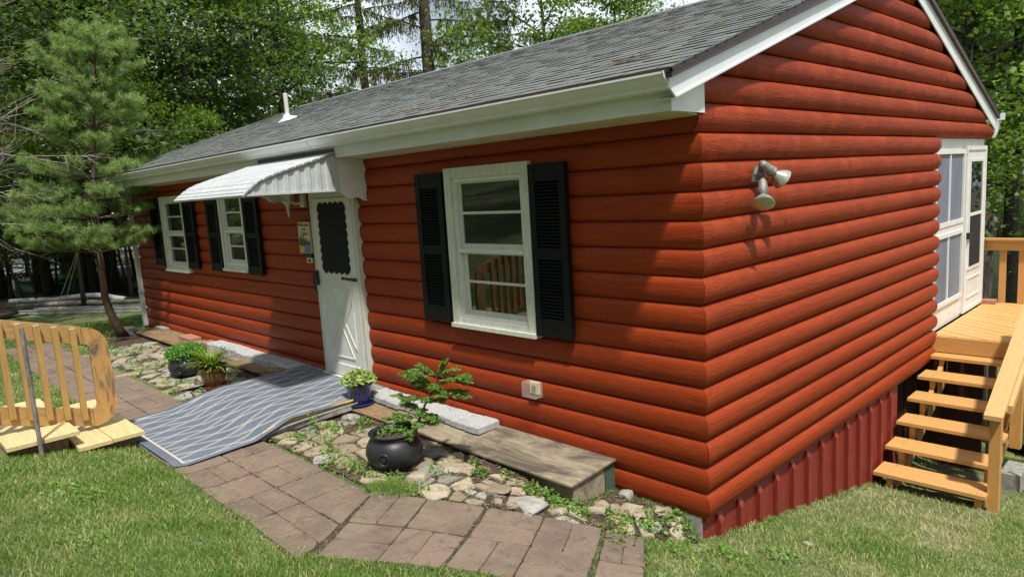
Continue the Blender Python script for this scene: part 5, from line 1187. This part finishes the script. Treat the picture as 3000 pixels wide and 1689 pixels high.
# ================================================================== TREES
def tree_data(seed, H, cb, R, nl=26, per=30, leaf=.11, flat_=.16, trunk_r=.16, spread=.42, twn=7, el=(.1, .9), lean=(0, 0), droop=.3, shape=1.0):
    rs = np.random.RandomState(seed); s = MB(); P = []
    nseg = 9; pts = []
    for i in range(nseg + 1):
        t = i / nseg; pts.append(Vector((lean[0] * t * H + .10 * H / 9 * math.sin(t * 4 + seed) * t, lean[1] * t * H + .10 * H / 9 * math.cos(t * 5 + seed) * t, t * H * .93)))
    s.tube(pts, [trunk_r * (1 - .88 * i / nseg) * (1.35 if i == 0 else 1) for i in range(nseg + 1)], 9)
    cent = []
    for k in range(nl):
        t = cb + (1 - cb) * ((k + .5) / nl) ** .9; q = t * nseg * .98; i = min(int(q), nseg - 1); p0 = pts[i].lerp(pts[i + 1], q - i)
        az = k * 2.399 + rs.uniform(-.4, .4); u = (t - cb) / (1 - cb); Ln = R * (math.sin(math.pi * min(1, .22 + u * .78)) ** .7 * shape + (1 - shape) * (1 - u)) * rs.uniform(.75, 1.12); Ln = max(Ln, .25 * R)
        e = rs.uniform(*el) * (.5 + .8 * u); d_ = Vector((math.cos(az), math.sin(az), math.tan(min(e, 1.1)))).normalized(); lp = [p0]; p = p0.copy()
        for j in range(5): p = p + d_ * Ln / 5; lp.append(p.copy()); d_ = (d_ + Vector((rs.normal() * .13, rs.normal() * .13, rs.normal() * .08 - .06 * droop))).normalized()
        r0 = max(.012, trunk_r * .34 * (1 - .6 * u)); s.tube(lp, [r0 * (1 - .17 * j) for j in range(6)], 6, cap=False)
        for m_ in range(twn):
            tt = rs.uniform(.25, 1) * 4.99; i2 = int(tt); q0 = lp[i2].lerp(lp[i2 + 1], tt - i2); a2 = az + rs.choice([-1, 1]) * rs.uniform(.4, 1.3); l2 = Ln * rs.uniform(.22, .45); dd_ = Vector((math.cos(a2), math.sin(a2), rs.uniform(-.25, .5))).normalized(); q1 = q0 + dd_ * l2 * .5; q2 = q1 + (dd_ + Vector((0, 0, -.15 * droop))).normalized() * l2 * .5
            s.tube([q0, q1, q2], [r0 * .35, r0 * .25, .004], 4, cap=False)
            for w_ in (.35, .7, 1.05): cent.append(q0.lerp(q2, w_))
        cent.append(lp[-1]); cent.append(lp[-2])
    cent = np.array([tuple(c_) for c_ in cent]); n1 = len(cent)
    sz = rs.uniform(.6, 1.3, n1); C_ = np.repeat(cent, per, 0) + rs.normal(size=(n1 * per, 3)) * np.repeat(sz, per)[:, None] * np.array([spread, spread, flat_])
    V_, F_ = leaves(C_, leaf, .55, .2, .62, .35, None, rs)
    cl = np.repeat(np.clip(rs.normal(.5, .18, n1), 0, 1), per); cv = np.repeat(np.clip(cl + rs.normal(0, .16, n1 * per), 0, 1), 4)
    return s, V_, F_, cv
PROTO = {}
def proto(key, mat, barkm='bark', **kw):
    s, V_, F_, cv = tree_data(**kw); r = thing('tree', 'x', 'tree'); t = s.build('trunk', M[barkm], r, True); c_ = numesh('crown', V_, F_, M[mat], cv, r); PROTO[key] = [r, t, c_, False]
def plant(key, x, y, sc_, rot, name, lab, z=None, grp=None, cat='tree', zs=1.0):
    r, t, c_, used = PROTO[key]
    if used:
        r2 = r.copy(); col.objects.link(r2)
        for ch in (t, c_): q = ch.copy(); col.objects.link(q); q.parent = r2
        r = r2
    PROTO[key][3] = True
    r.name = name; r.location = (x, y, (gz(x, y) if z is None else z) - .05); r.rotation_euler = (0, 0, rot); r.scale = (sc_, sc_, sc_ * zs); r['label'] = lab; r['category'] = cat
    if grp: r['group'] = grp
    return r
proto('maple', 'leaf', seed=1, H=13, cb=.22, R=4.2, nl=32, per=22, leaf=.15, spread=.42, twn=8, trunk_r=.20)
proto('beech', 'leafd', seed=2, H=11, cb=.16, R=4.0, nl=32, per=24, leaf=.13, spread=.40, flat_=.10, twn=8, trunk_r=.17)
proto('young', 'leafy', seed=3, H=5.5, cb=.12, R=1.7, nl=24, per=26, leaf=.11, spread=.24, flat_=.10, twn=5, trunk_r=.05)
proto('slim', 'leafy', seed=13, H=6.6, cb=.48, R=1.5, nl=18, per=26, leaf=.11, spread=.24, flat_=.10, twn=5, trunk_r=.05)
proto('tall', 'leaf', seed=4, H=17, cb=.30, R=4.4, nl=30, per=18, leaf=.16, spread=.46, twn=8, trunk_r=.24)
proto('fork', 'leafd', seed=5, H=14, cb=.34, R=4.6, nl=20, per=20, leaf=.15, spread=.42, twn=7, trunk_r=.26, el=(.3, 1.1))
proto('river', 'leaf', seed=6, H=9.5, cb=.40, R=3.6, nl=34, per=26, leaf=.135, spread=.34, flat_=.10, twn=7, trunk_r=.19, droop=.8)
CX, CY = 2.333, -3.896
def at(px, D):
    d_ = np.array(rt) * (px - 1500) / 2049.13 + np.array(fw) - np.array(dn) * 0; v_ = d_[:2] / np.hypot(*d_[:2]); return CX + D * v_[0], CY + D * v_[1]
PL = [ # key, px, D, scale, rot, name, label
 ('beech', -60, 17.5, 1.0, .3, 'beech_tree', 'dark dense beech at the far left edge behind the bare branches'),
 ('maple', 130, 23, 1.0, 1.2, 'maple_tree', 'maple standing behind the young pine on the left'),
 ('beech', 330, 22, 1.05, 2.0, 'beech_tree', 'dark beech directly behind the top of the young pine'),
 ('tall', 210, 31, 1.0, .5, 'maple_tree', 'tall maple far behind the white drain pipe'),
 ('maple', 480, 25, 1.0, 4.1, 'maple_tree', 'maple right of the young pine above the roof corner'),
 ('beech', 610, 21, .95, 5.0, 'beech_tree', 'dark beech over the left end of the roof'),
 ('fork', 690, 26, 1.0, 2.2, 'forked_tree', 'dark forked tree with open branches left of the vent pipe'),
 ('tall', 800, 30, 1.0, 1.0, 'maple_tree', 'tall leafy maple rising above the white vent pipe'),
 ('maple', 880, 24, .95, 3.0, 'maple_tree', 'full green maple behind the middle of the roof'),
 ('tall', 560, 36, 1.1, 2.9, 'maple_tree', 'distant tall maple behind the forked tree'),
 ('tall', 930, 38, .8, 5.2, 'maple_tree', 'distant maple between the vent pipe and the spruce'),
 ('maple', 1640, 24, .92, 1.4, 'maple_tree', 'bright maple right of the gap of sky above the ridge'),
 ('fork', 1500, 36, .72, 5.5, 'forked_tree', 'small distant forked tree in the gap of sky'),
 ('maple', 1820, 27, .9, 4.4, 'maple_tree', 'maple whose crown shows where the roof ridge leaves the picture'),
 ('beech', 1980, 25, .9, 2.4, 'beech_tree', 'dark beech hidden mostly behind the roof peak'),
 ('river', 2800, 16.5, 1.0, 1.1, 'riverside_tree', 'large riverside tree with drooping leaves right of the gable'),
 ('river', 2960, 19.5, 1.15, 3.1, 'riverside_tree', 'riverside tree leaning over the water at the right edge'),
 ('river', 2640, 22, 1.1, 4.5, 'riverside_tree', 'riverside tree half hidden behind the gable peak'),
 ('beech', 3080, 27, 1.3, 2.2, 'beech_tree', 'dark tree across the water at the right edge'),
 ('maple', 2860, 50, 1.2, 1.1, 'maple_tree', 'far bank maple seen between riverside branches'),
 ('maple', 3010, 48, 1.2, .3, 'maple_tree', 'far bank maple above the deck railing'),
 ('beech', 2700, 52, 1.3, .3, 'beech_tree', 'far bank beech behind the porch door corner'),
]
for (key, px, D, s_, r_, nm, lb) in PL:
    x, y = at(px, D); plant(key, x, y, s_, r_, nm, lb)
for (px, D, s_, r_, lb) in ((640, 19.5, .80, .2, 'bright yellow-green sapling over the left roof slope'), (760, 20.5, .72, 2.2, 'bright green sapling beside the white vent pipe'), (575, 20.0, .62, 1.1, 'small bright sapling just above the left gutter'), (1110, 21, .85, .4, 'pale green sapling in front of the spruce left of its trunk'),
                            (1300, 21.5, .88, 1.8, 'pale green sapling covering the foot of the spruce trunk'), (1210, 24, .78, 3.1, 'light green sapling between two others behind the ridge'), (900, 21, .74, 5.0, 'yellow-green sapling low behind the middle ridge'),
                            (1560, 22, .82, 2.6, 'leafy sapling where the sky gap ends on the right'), (1700, 22, 1.0, 2.1, 'bright crowned young tree above the right part of the ridge')):
    x, y = at(px, D); plant('young', x, y, s_, r_, 'maple_sapling', lb, zs=1.15)
for (px, D, s_, r_, lb) in ((385, 19, .85, 4.0, 'bright maple sapling right behind the young pine'), (240, 18.5, .9, 2.1, 'bright maple sapling seen through the middle of the pine')):
    x, y = at(px, D); plant('slim', x, y, s_, r_, 'maple_sapling', lb)
# undergrowth trunks in the left wood
for i, (x, y, r0, lb) in enumerate(((-20.0, -.9, .17, 'thick dark trunk at the far left behind the drain pipe'), (-19.2, -.02, .09, 'dark straight trunk left of the guy ropes'), (-18.9, .75, .075, 'left stem of the pair of dark trunks behind the pipe'), (-18.6, .95, .10, 'right leaning stem of the pair of dark trunks'), (-20.3, 1.9, .05, 'slim dark trunk seen right of the young pine stem'), (-19.4, 2.2, .04, 'thin dark sapling trunk near the downspout'), (-19.4, 2.55, .07, 'dark trunk just left of the downspout'), (-21, 1.2, .03, 'very thin dark sapling behind the pine stem'))):
    t = thing('tree', lb, 'tree', (x, y, gz(x, y))); s = MB(); h = 8 + i % 3; ln_ = .06 * ((i * 7) % 5 - 2)
    s.tube([(x, y, gz(x, y) - .1), (x + ln_, y + ln_ * .5, 1.5), (x + ln_ * 2.5, y + ln_, 3.6), (x + ln_ * 3, y + ln_ * 2, h)], [r0 * 1.4, r0, r0 * .85, r0 * .4], 9); s.build('trunk', M['bark'], t, True)
    C_ = np.array([x, y, h - .5]) + rng.normal(size=(2200, 3)) * np.array([1.0, 1.0, 1.3]); leafobj('crown', C_, .13, M['leafd'], t, up=.5, aspect=.6)
# low understory shrubs
for i, (x, y, s_, lb) in enumerate(((-21.5, -2.6, .42, 'low dark shrub at the far left under the trees'), (-17.6, -2.4, .30, 'leafy shrub overhanging the left end of the drain pipe'))):
    plant('beech' if i % 2 == 0 else 'young', x, y, s_ * (1 if i % 2 == 0 else 1.6), i, 'shrub', lb, cat='shrub')
for (px, D, s_, lb) in ((30, 22, .36, 'dark shrub behind the thick trunk at the far left'), (120, 23.5, .34, 'dark shrub seen between the left trunk and the guy ropes'), (195, 25, .26, 'dark shrub behind the straight trunk'), (255, 23, .20, 'small dark shrub just left of the pine stem'), (350, 26, .25, 'dark shrub between the pine stem and the downspout'), (90, 27, .5, 'larger dark shrub deep in the left wood'), (300, 29, .36, 'dark shrub far behind the teal canoe')):
    x, y = at(px, D); plant('beech', x, y, s_, px * .1, 'shrub', lb, cat='shrub', zs=.8)
for i, (px, D) in enumerate(((70, 21), (105, 20.5), (165, 22), (205, 20), (235, 21.5), (280, 21), (318, 20.2), (345, 21.7), (375, 20.5))):
    x, y = at(px, D); s = MB(); a_ = ((i * 37) % 7 - 3) * .09; z0 = gz(x, y); s.tube([(x, y, z0 - .05), (x + a_, y + a_, z0 + 1.3), (x + 2.4 * a_, y + 1.5 * a_, z0 + 3.2)], [.035, .026, .012], 6); s.tube([(x + a_ * .7, y + a_ * .7, z0 + .9), (x + a_ + .3, y - .4 + a_, z0 + 1.9)], [.015, .006], 5)
    t = thing('sapling_stem', ordn[i] + ' thin bare sapling stem from the left in the shade of the left wood', 'sapling', (x, y, z0), 'bare sapling stems in the left wood'); s.build('stem', M['bark'], t, True)
# dense far wood so that only the intended gaps show sky
cen = []
for (px0, px1, D, h0, h1, n_) in ((-300, 1000, 44, .8, 8, 15000), (1620, 3400, 62, -1.5, 15, 30000), (1000, 1700, 46, 0, 6.0, 12000)):
    pxs = rng.uniform(px0, px1, n_); Ds = D + rng.uniform(-4, 4, n_)
    for p_, D_, hh in zip(pxs, Ds, rng.uniform(0, 1, n_)):
        x, y = at(p_, D_); cen.append((x, y, h0 + (h1 - h0) * hh))
cen = np.array(cen); keep = cheap_noise(cen[:, 0] * 1.0 + cen[:, 2] * .6, cen[:, 1] + cen[:, 2] * .8, 1.1, 12) + .35 * rng.normal(size=len(cen)) > -.35 - .5 * (cen[:, 2] < 5)
keep &= ~((cen[:, 0] > -34) & (cen[:, 2] < 3.2) & (cen[:, 1] < 6) & (rng.rand(len(cen)) < .75)); cen = cen[keep]
V_, F_ = leaves(cen, .42, .4, .2, .7); tag(numesh('distant_wood', V_, F_, M['leaf'], np.repeat(np.clip(rng.normal(.35, .25, len(cen)), 0, 1), 4)), 'far-off leafy wood closing the view behind the nearer trees', 'wood', kind='stuff')
# tall spruce with drooping sprays in the sky gap
def spruce(px, D, H, lab, seed, rr=.20, lowest=.25):
    rs = np.random.RandomState(seed); x, y = at(px, D); t = thing('spruce_tree', lab, 'tree', (x, y, gz(x, y))); s = MB(); z0 = gz(x, y)
    s.tube([(x, y, z0 - .1), (x + .05, y, z0 + H * .5), (x, y, z0 + H)], [rr * 1.3, rr, rr * .3], 10); cen = []; dd = []
    for k in range(46):
        u = k / 46; z = z0 + H * (lowest + (1 - lowest) * u); az = k * 2.4 + rs.uniform(-.3, .3); Ln = (4.2 * (1 - u * .8)) * rs.uniform(.7, 1.1); d_ = Vector((math.cos(az), math.sin(az), rs.uniform(-.05, .25))); p = Vector((x, y, z)); lp = [p.copy()]
        for j in range(7): p = p + d_.normalized() * Ln / 7; lp.append(p.copy()); d_.z += -.09 + .045 * j
        s.tube(lp, [.035 * (1 - .12 * j) for j in range(8)], 5, cap=False)
        for m_ in range(int(Ln * 26)):
            tt = rs.uniform(.15, 1) * 6.99; i2 = int(tt); q = lp[i2].lerp(lp[i2 + 1], tt - i2); off = Vector((rs.normal() * .18, rs.normal() * .18, 0)); hang = rs.uniform(.15, .65)
            for w_ in range(9):
                cen.append(tuple(q + off * (w_ / 9) + Vector((rs.normal() * .025, rs.normal() * .025, -hang * w_ / 9)))); dd.append((off.x, off.y, -2.5))
    s.build('trunk', M['bark'], t, True); V_, F_ = leaves(np.array(cen), .15, .05, .1, .28, 1.0, np.array(dd), rs); numesh('crown', V_, F_, M['spruce'], np.repeat(np.clip(rs.normal(.5, .25, len(cen)), 0, 1), 4), t)
spruce(1302, 25, 18, 'tall spruce with bare trunk and drooping brown sprays against the sky', 31)
spruce(1120, 30, 17, 'spruce with drooping sprays left of the bare spruce trunk', 32, .16)
spruce(1480, 31, 15, 'thin drooping spruce right of the bare spruce trunk', 33, .12, .2)

# young pine
pt_ = thing('pine_tree', 'young green pine with leaning stem standing in front of the left end of the cabin', 'tree', (-10.6, -.6, .36))
s = MB(); tp = [(-10.62, -.58, .33), (-10.56, -.66, .50), (-10.52, -.76, .8), (-10.50, -.81, 1.1), (-10.5, -.79, 1.6), (-10.5, -.78, 2.1), (-10.5, -.72, 3.0), (-10.5, -.62, 3.8), (-10.5, -.50, 4.7), (-10.5, -.38, 5.2)]
tp = [Vector(q) for q in tp]; s.tube(tp, [.095, .075, .062, .055, .050, .046, .038, .030, .020, .010], 10)
def tpz(z):
    for a_, b_ in zip(tp[:-1], tp[1:]):
        if a_.z <= z <= b_.z: return a_.lerp(b_, (z - a_.z) / (b_.z - a_.z))
    return tp[-1].copy()
shoots = []
rs = np.random.RandomState(5)
z = 1.85; lvl = 0
LV = [(1.80, 1.0, 9), (2.05, 1.25, 10), (2.35, 1.30, 10), (2.65, 1.15, 9), (3.0, 1.05, 8), (3.35, .80, 6), (3.75, .95, 8), (4.1, .75, 6), (4.45, .85, 8), (4.8, .55, 6), (5.1, .30, 5)]
for (z, Ln, nb) in LV:
    p0 = tpz(z); a0 = rs.uniform(0, 6.28)
    for k in range(nb):
        az = a0 + 2 * math.pi * k / nb + rs.uniform(-.3, .3); l = Ln * .92 * rs.uniform(.65, 1.15); e = rs.uniform(-.05, .25) if z < 3.3 else rs.uniform(.25, .8); d_ = Vector((math.cos(az), math.sin(az), e)).normalized(); p = p0.copy(); lp = [p.copy()]
        for j in range(5): p = p + d_ * l / 5; lp.append(p.copy()); d_ = (d_ + Vector((rs.normal() * .1, rs.normal() * .1, .10 if j > 1 else -.02))).normalized()
        s.tube(lp, [.014, .012, .010, .008, .006, .004], 6, cap=False)
        shoots.append((lp[-2], (lp[-1] + Vector((0, 0, .04)) - lp[-2]) * 1.3))
        for m_ in range(7):
            tt = rs.uniform(.35, 1) * 4.99; i2 = int(tt); q = lp[i2].lerp(lp[i2 + 1], tt - i2); a2 = az + rs.choice([-1, 1]) * rs.uniform(.3, 1.1); l2 = rs.uniform(.16, .36); dd_ = Vector((math.cos(a2), math.sin(a2), rs.uniform(.15, .9))).normalized()
            s.tube([q, q + dd_ * l2], [.006, .003], 4, cap=False); shoots.append((q + dd_ * l2 * .15, dd_ * l2))
            if rs.rand() < .6:
                a3 = a2 + rs.choice([-1, 1]) * .7; d3 = Vector((math.cos(a3), math.sin(a3), .5)).normalized(); q3 = q + dd_ * l2 * .5; shoots.append((q3, d3 * l2 * .7))
shoots.append((tp[-1], Vector((0, .02, .36)))); 
for k in range(5): a_ = k * 1.25; shoots.append((tp[-1] - Vector((0, 0, .05)), Vector((math.cos(a_) * .18, math.sin(a_) * .18, .24))))
s.build('trunk', M['barkpine'], pt_, True)
nv_, dv_, cvs = [], [], []
for (p, d_) in shoots:
    l = d_.length; n1 = int(60 + 380 * l); t = rs.rand(n1); base = np.array(p) + np.outer(t, np.array(d_)); u_ = np.array(d_) / l; rd = rs.normal(size=(n1, 3)); rd -= np.outer(rd @ u_, u_); rd = unit(rd) + u_ * rs.uniform(.3, 1.0, (n1, 1)); rd = unit(rd); ln_ = rs.uniform(.055, .09, n1)[:, None]
    nv_.append(base); dv_.append(rd * ln_); cvs.append(np.clip(rs.normal(.35 + .3 * t, .2), 0, 1))
nb_ = np.vstack(nv_); nd_ = np.vstack(dv_); cvs = np.concatenate(cvs); sdv = unit(np.cross(nd_, rs.normal(size=nd_.shape))) * .0024
VV_ = np.stack([nb_ - sdv, nb_ + sdv, nb_ + nd_ + sdv * .4, nb_ + nd_ - sdv * .4], 1).reshape(-1, 3); numesh('needles', VV_, np.arange(len(VV_)).reshape(-1, 4), M['needle'], np.repeat(cvs, 4), pt_)
# bare branching shrub at the left, dead twigs
dt = thing('bare_branches', 'leafless grey tangled branches reaching in from the left', 'tree', (-10.2, -3.4, .4)); s = MB()
s.tube([(-10.3, -3.6, .3), (-10.25, -3.5, 1.8), (-10.3, -3.4, 3.2), (-10.2, -3.35, 4.6)], [.06, .05, .04, .02], 8)
rs = np.random.RandomState(9)
def twig(p, d_, l, r, dep):
    pts = [p.copy()]; n1 = 6
    for j in range(n1): p = p + d_ * l / n1; pts.append(p.copy()); d_ = (d_ + Vector((rs.normal() * .13, rs.normal() * .13, rs.normal() * .12 + (.03 if dep else 0)))).normalized()
    s.tube(pts, [r * (1 - .13 * j) for j in range(n1 + 1)], 5 if r > .006 else 4, cap=False)
    if dep < 3:
        for k in range(4 if dep < 2 else 3):
            tt = rs.uniform(.25, .98) * (n1 - .01); i = int(tt); q = pts[i].lerp(pts[i + 1], tt - i); nd = (pts[i + 1] - pts[i]).normalized() + Vector((rs.normal() * .5, rs.normal() * .5, rs.normal() * .4)); twig(q, nd.normalized(), l * rs.uniform(.35, .6), max(r * .55, .0022), dep + 1)
for (z, dy_, dz, l) in ((3.2, 1.0, -.02, 2.2), (3.5, 1.0, .12, 2.6), (3.9, 1.0, .02, 2.2), (4.1, 1.0, .3, 1.8), (2.9, 1.0, .02, 1.9), (3.0, 1.0, -.12, 2.0), (3.7, 1.0, -.1, 2.2), (4.4, 1.0, .2, 1.8), (2.6, 1.0, .0, 1.8)):
    twig(Vector((-10.3, -3.4, z)), Vector((rs.uniform(-.25, .25), dy_, dz)).normalized(), l, .014, 0)
s.build('twigs', M['deadwood'], dt)
# leafy limb hanging in at lower left
lb_ = thing('overhanging_beech', 'broad-leaved beech limb hanging in at the left edge above the railing', 'tree', (-12.6, -4.2, .4)); s = MB()
s.tube([(-12.9, -4.6, .3), (-12.8, -4.4, 2.5), (-12.9, -4.3, 5.5)], [.16, .13, .08], 9); cen = []
for k in range(16):
    z = 1.9 + .17 * k; p = Vector((-12.85, -4.4, z)); d_ = Vector((rs.uniform(-.4, .6), 1.0, rs.uniform(.0, .15))).normalized(); l = rs.uniform(1.4, 2.5 if k < 6 else 3.0); lp = [p.copy()]
    for j in range(7): p = p + d_ * l / 7; lp.append(p.copy()); d_ = (d_ + Vector((rs.normal() * .1, 0, -.07))).normalized()
    s.tube(lp, [.02 * (1 - .12 * j) for j in range(8)], 5, cap=False)
    for m_ in range(80):
        tt = rs.uniform(.15, 1) * 6.99; i = int(tt); q = lp[i].lerp(lp[i + 1], tt - i); cen.append((q.x + rs.normal() * .22, q.y + rs.normal() * .16, q.z + rs.normal() * .06 - .03))
s.build('branches', M['bark'], lb_, True); leafobj('foliage', np.array(cen), .105, M['leafd'], lb_, up=.6, aspect=.6, droop=.5)

# trees behind the camera: shade on the near lawn and reflections in the panes
plant('maple', .9, -9.2, .85, .7, 'maple_tree', 'maple on the slope behind the camera casting shade on the near lawn')
plant('tall', -6.5, -15.5, .9, 2.7, 'maple_tree', 'tall maple up the slope mirrored in the window panes')
plant('beech', -13.5, -13, 1.0, 1.7, 'beech_tree', 'beech up the slope at the left mirrored in the far windows')
plant('beech', -2.0, -19, 1.1, 3.7, 'beech_tree', 'beech high on the slope behind the camera')
plant('maple', 9.5, -15, 1.0, 3.2, 'maple_tree', 'maple up the slope right of the camera')
for (x, y, k_, sc_, lb) in ((-18, -17, 'tall', 1.1, 'tall maple added on the upper slope far left of the camera to block sky'), (-10, -24, 'beech', 1.3, 'beech added on the upper slope behind the garden steps to block sky'), (4, -27, 'maple', 1.3, 'large maple added high up the slope straight behind the camera to block sky'), (14, -24, 'beech', 1.3, 'large beech added up the slope behind and right to block sky'), (-22, -9, 'maple', 1.1, 'maple added left of the garden steps outside the picture to block sky'), (18, -10, 'tall', .9, 'tall maple added well right of the camera to block sky')):  # outer ring of unseen trees added to block sky light from the front wall
    plant(k_, x, y, sc_, x, 'maple_tree' if k_ != 'beech' else 'beech_tree', lb)
# remove unused prototypes from view if any stayed unused
for k_, (r, t, c_, used) in list(PROTO.items()):
    if not used:
        for q in (t, c_, r): bpy.data.objects.remove(q)
# big dark trunk beside the deck
tk = thing('riverside_tree', 'dark rough trunk rising beside the porch corner behind the deck rail', 'tree', (-.25, 9.1, -1.8)); s = MB()
s.tube([(-.36, 8.7, -2.2), (-.33, 8.7, 0), (-.25, 8.8, 1.6)], [.17, .13, .09], 12); s.build('trunk', M['bark'], tk, True)
C_ = np.array([.25, 9.0, 2.45]) + rng.normal(size=(2600, 3)) * np.array([.75, .5, .50]); leafobj('crown', C_, .10, M['leaf'], tk, up=.6, aspect=.6, droop=.5)

# ================================================================== THINGS IN THE LEFT BACKGROUND
ld = thing('extension_ladder', 'aluminium ladder lying on its side along the edge of the grass', 'ladder', (-14.5, -.3, .36)); s = MB()
A, B = Vector((-15.9, -1.2, 0)), Vector((-13.1, .75, 0)); dr = (B - A).normalized(); B = A + dr * 4.6; sdv2 = Vector((-dr.y, dr.x, 0))
T = Matrix.Translation(A + Vector((0, 0, .36))) @ Matrix.Rotation(math.atan2(dr.y, dr.x), 4, 'Z')
s.box(0, 4.6, 0, .03, 0.0, .085, T=T); s.box(0, 4.6, -.012, .042, .075, .09, T=T); s.build('stile', M['ladder'], ld)
s = MB(); s.box(0, 4.6, .38, .41, 0.0, .085, T=T); s.build('stile', M['ladder'], ld)
for k in range(15):
    s = MB(); s.tube([T @ Vector((.2 + .3 * k, -.004, .045)), T @ Vector((.2 + .3 * k, .40, .045))], .016, 8); s.build('rung', M['iron'] if False else M['steel'], ld)
s = MB(); pts = [(-18.5, -.95, .42), (-18.0, -.55, .43), (-17.5, -.2, .42), (-17.2, 0, .46), (-16.7, .3, .50), (-16.2, .45, .52), (-15.8, .55, .50), (-15.3, .75, .44)]
s.tube(pts, .065, 10); tag(s.build('drain_pipe', M['pvc'], smooth=True), 'long white plastic drain pipe lying along the wood edge', 'pipe')
s = MB(); s.tube([(-15.32, .76, .44), (-14.9, 1.1, .40), (-14.2, 1.7, .36)], .06, 10); tag(s.build('drain_pipe', M['blackpipe'], smooth=True), 'black drain pipe joined to the right end of the white pipe', 'pipe')
s = MB(); s.tube([(-17.4, -1.0, .40), (-16.0, -.1, .44), (-14.6, 1.0, .42)], [.05, .07, .04], 7); tag(s.build('fallen_branch', M['deadwood'], smooth=True), 'grey fallen branch between the ladder and the drain pipe', 'branch')
for (a_, b_, lb, mt) in (((-14.49, -.85, .36), (-10.52, -.80, 2.5), 'left taut guy rope running from the lawn up to the pine', 'rope'), ((-13.73, -.88, .36), (-10.52, -.80, 2.6), 'right taut guy rope running from the lawn up to the pine', 'rope'), ((-17.0, -1.16, .37), (-14.0, -.95, .37), 'thin green cord stretched low over the grass', 'rope_green')):
    s = MB(); s.tube([a_, b_], .006, 5); tag(s.build('guy_rope', M[mt]), lb, 'rope')
s = MB(); s.tube([(-16, 14, 5.2), (-10, 5.5, 4.05)], .02, 6)
s = MB(); pA = Vector(at(60, 15)).to_3d() if False else None
xa, ya = at(-100, 17); xb, yb = at(900, 17.5); s.tube([(xa, ya, 4.45), ((xa + xb) / 2, (ya + yb) / 2, 4.1), (xb, yb, 4.0)], .012, 6); tag(s.build('utility_cable', M['iron']), 'black overhead cable crossing behind the pine to the roof', 'cable')
# upturned canoes lying beyond the wood
def canoe(px, D, L_, rot, mat, lab):
    x, y = at(px, D); z = gz(x, y) + .04; t = thing('canoe', lab, 'canoe', (x, y, z)); T = Matrix.Translation((x, y, z)) @ Matrix.Rotation(rot, 4, 'Z'); s = MB(); vs = []; N_, K_ = 16, 9
    for i in range(N_ + 1):
        u = -1 + 2 * i / N_; wd = .42 * (1 - abs(u) ** 2.2) + .01; h = .40 - .06 * (1 - u * u)
        for k in range(K_):
            a_ = math.pi * k / (K_ - 1); vs.append(T @ Vector((u * L_ / 2, wd * math.cos(a_), .05 * (0 if abs(u) < .9 else 1) + h * math.sin(a_) ** .8)))
    s.add(vs, [(i * K_ + k, (i + 1) * K_ + k, (i + 1) * K_ + k + 1, i * K_ + k + 1) for i in range(N_) for k in range(K_ - 1)]); s.build('hull', mat, t, True)
    s = MB(); s.tube([T @ Vector((-L_ / 2 + .1, 0, .405)), T @ Vector((0, 0, .36)), T @ Vector((L_ / 2 - .1, 0, .405))], .02, 6); s.build('keel', M['alu'], t)
canoe(300, 23, 4.4, 1.0, M['cart'], 'dark teal canoe upturned beyond the trees behind the pine stem'); canoe(372, 24, 4.0, .7, M['carr'], 'red canoe upturned beyond the trees beside the downspout')
canoe(215, 25, 4.2, 1.2, M['carw'], 'white canoe upturned beyond the dark trunks at the left')
sheet('gravel_road', -48, -26.5, -4, 9, 20, 20, simple('pale_gravel', (.30, .31, .31), (.46, .47, .48), .9, 8, .5, .02), .05)
bpy.context.view_layer.update()
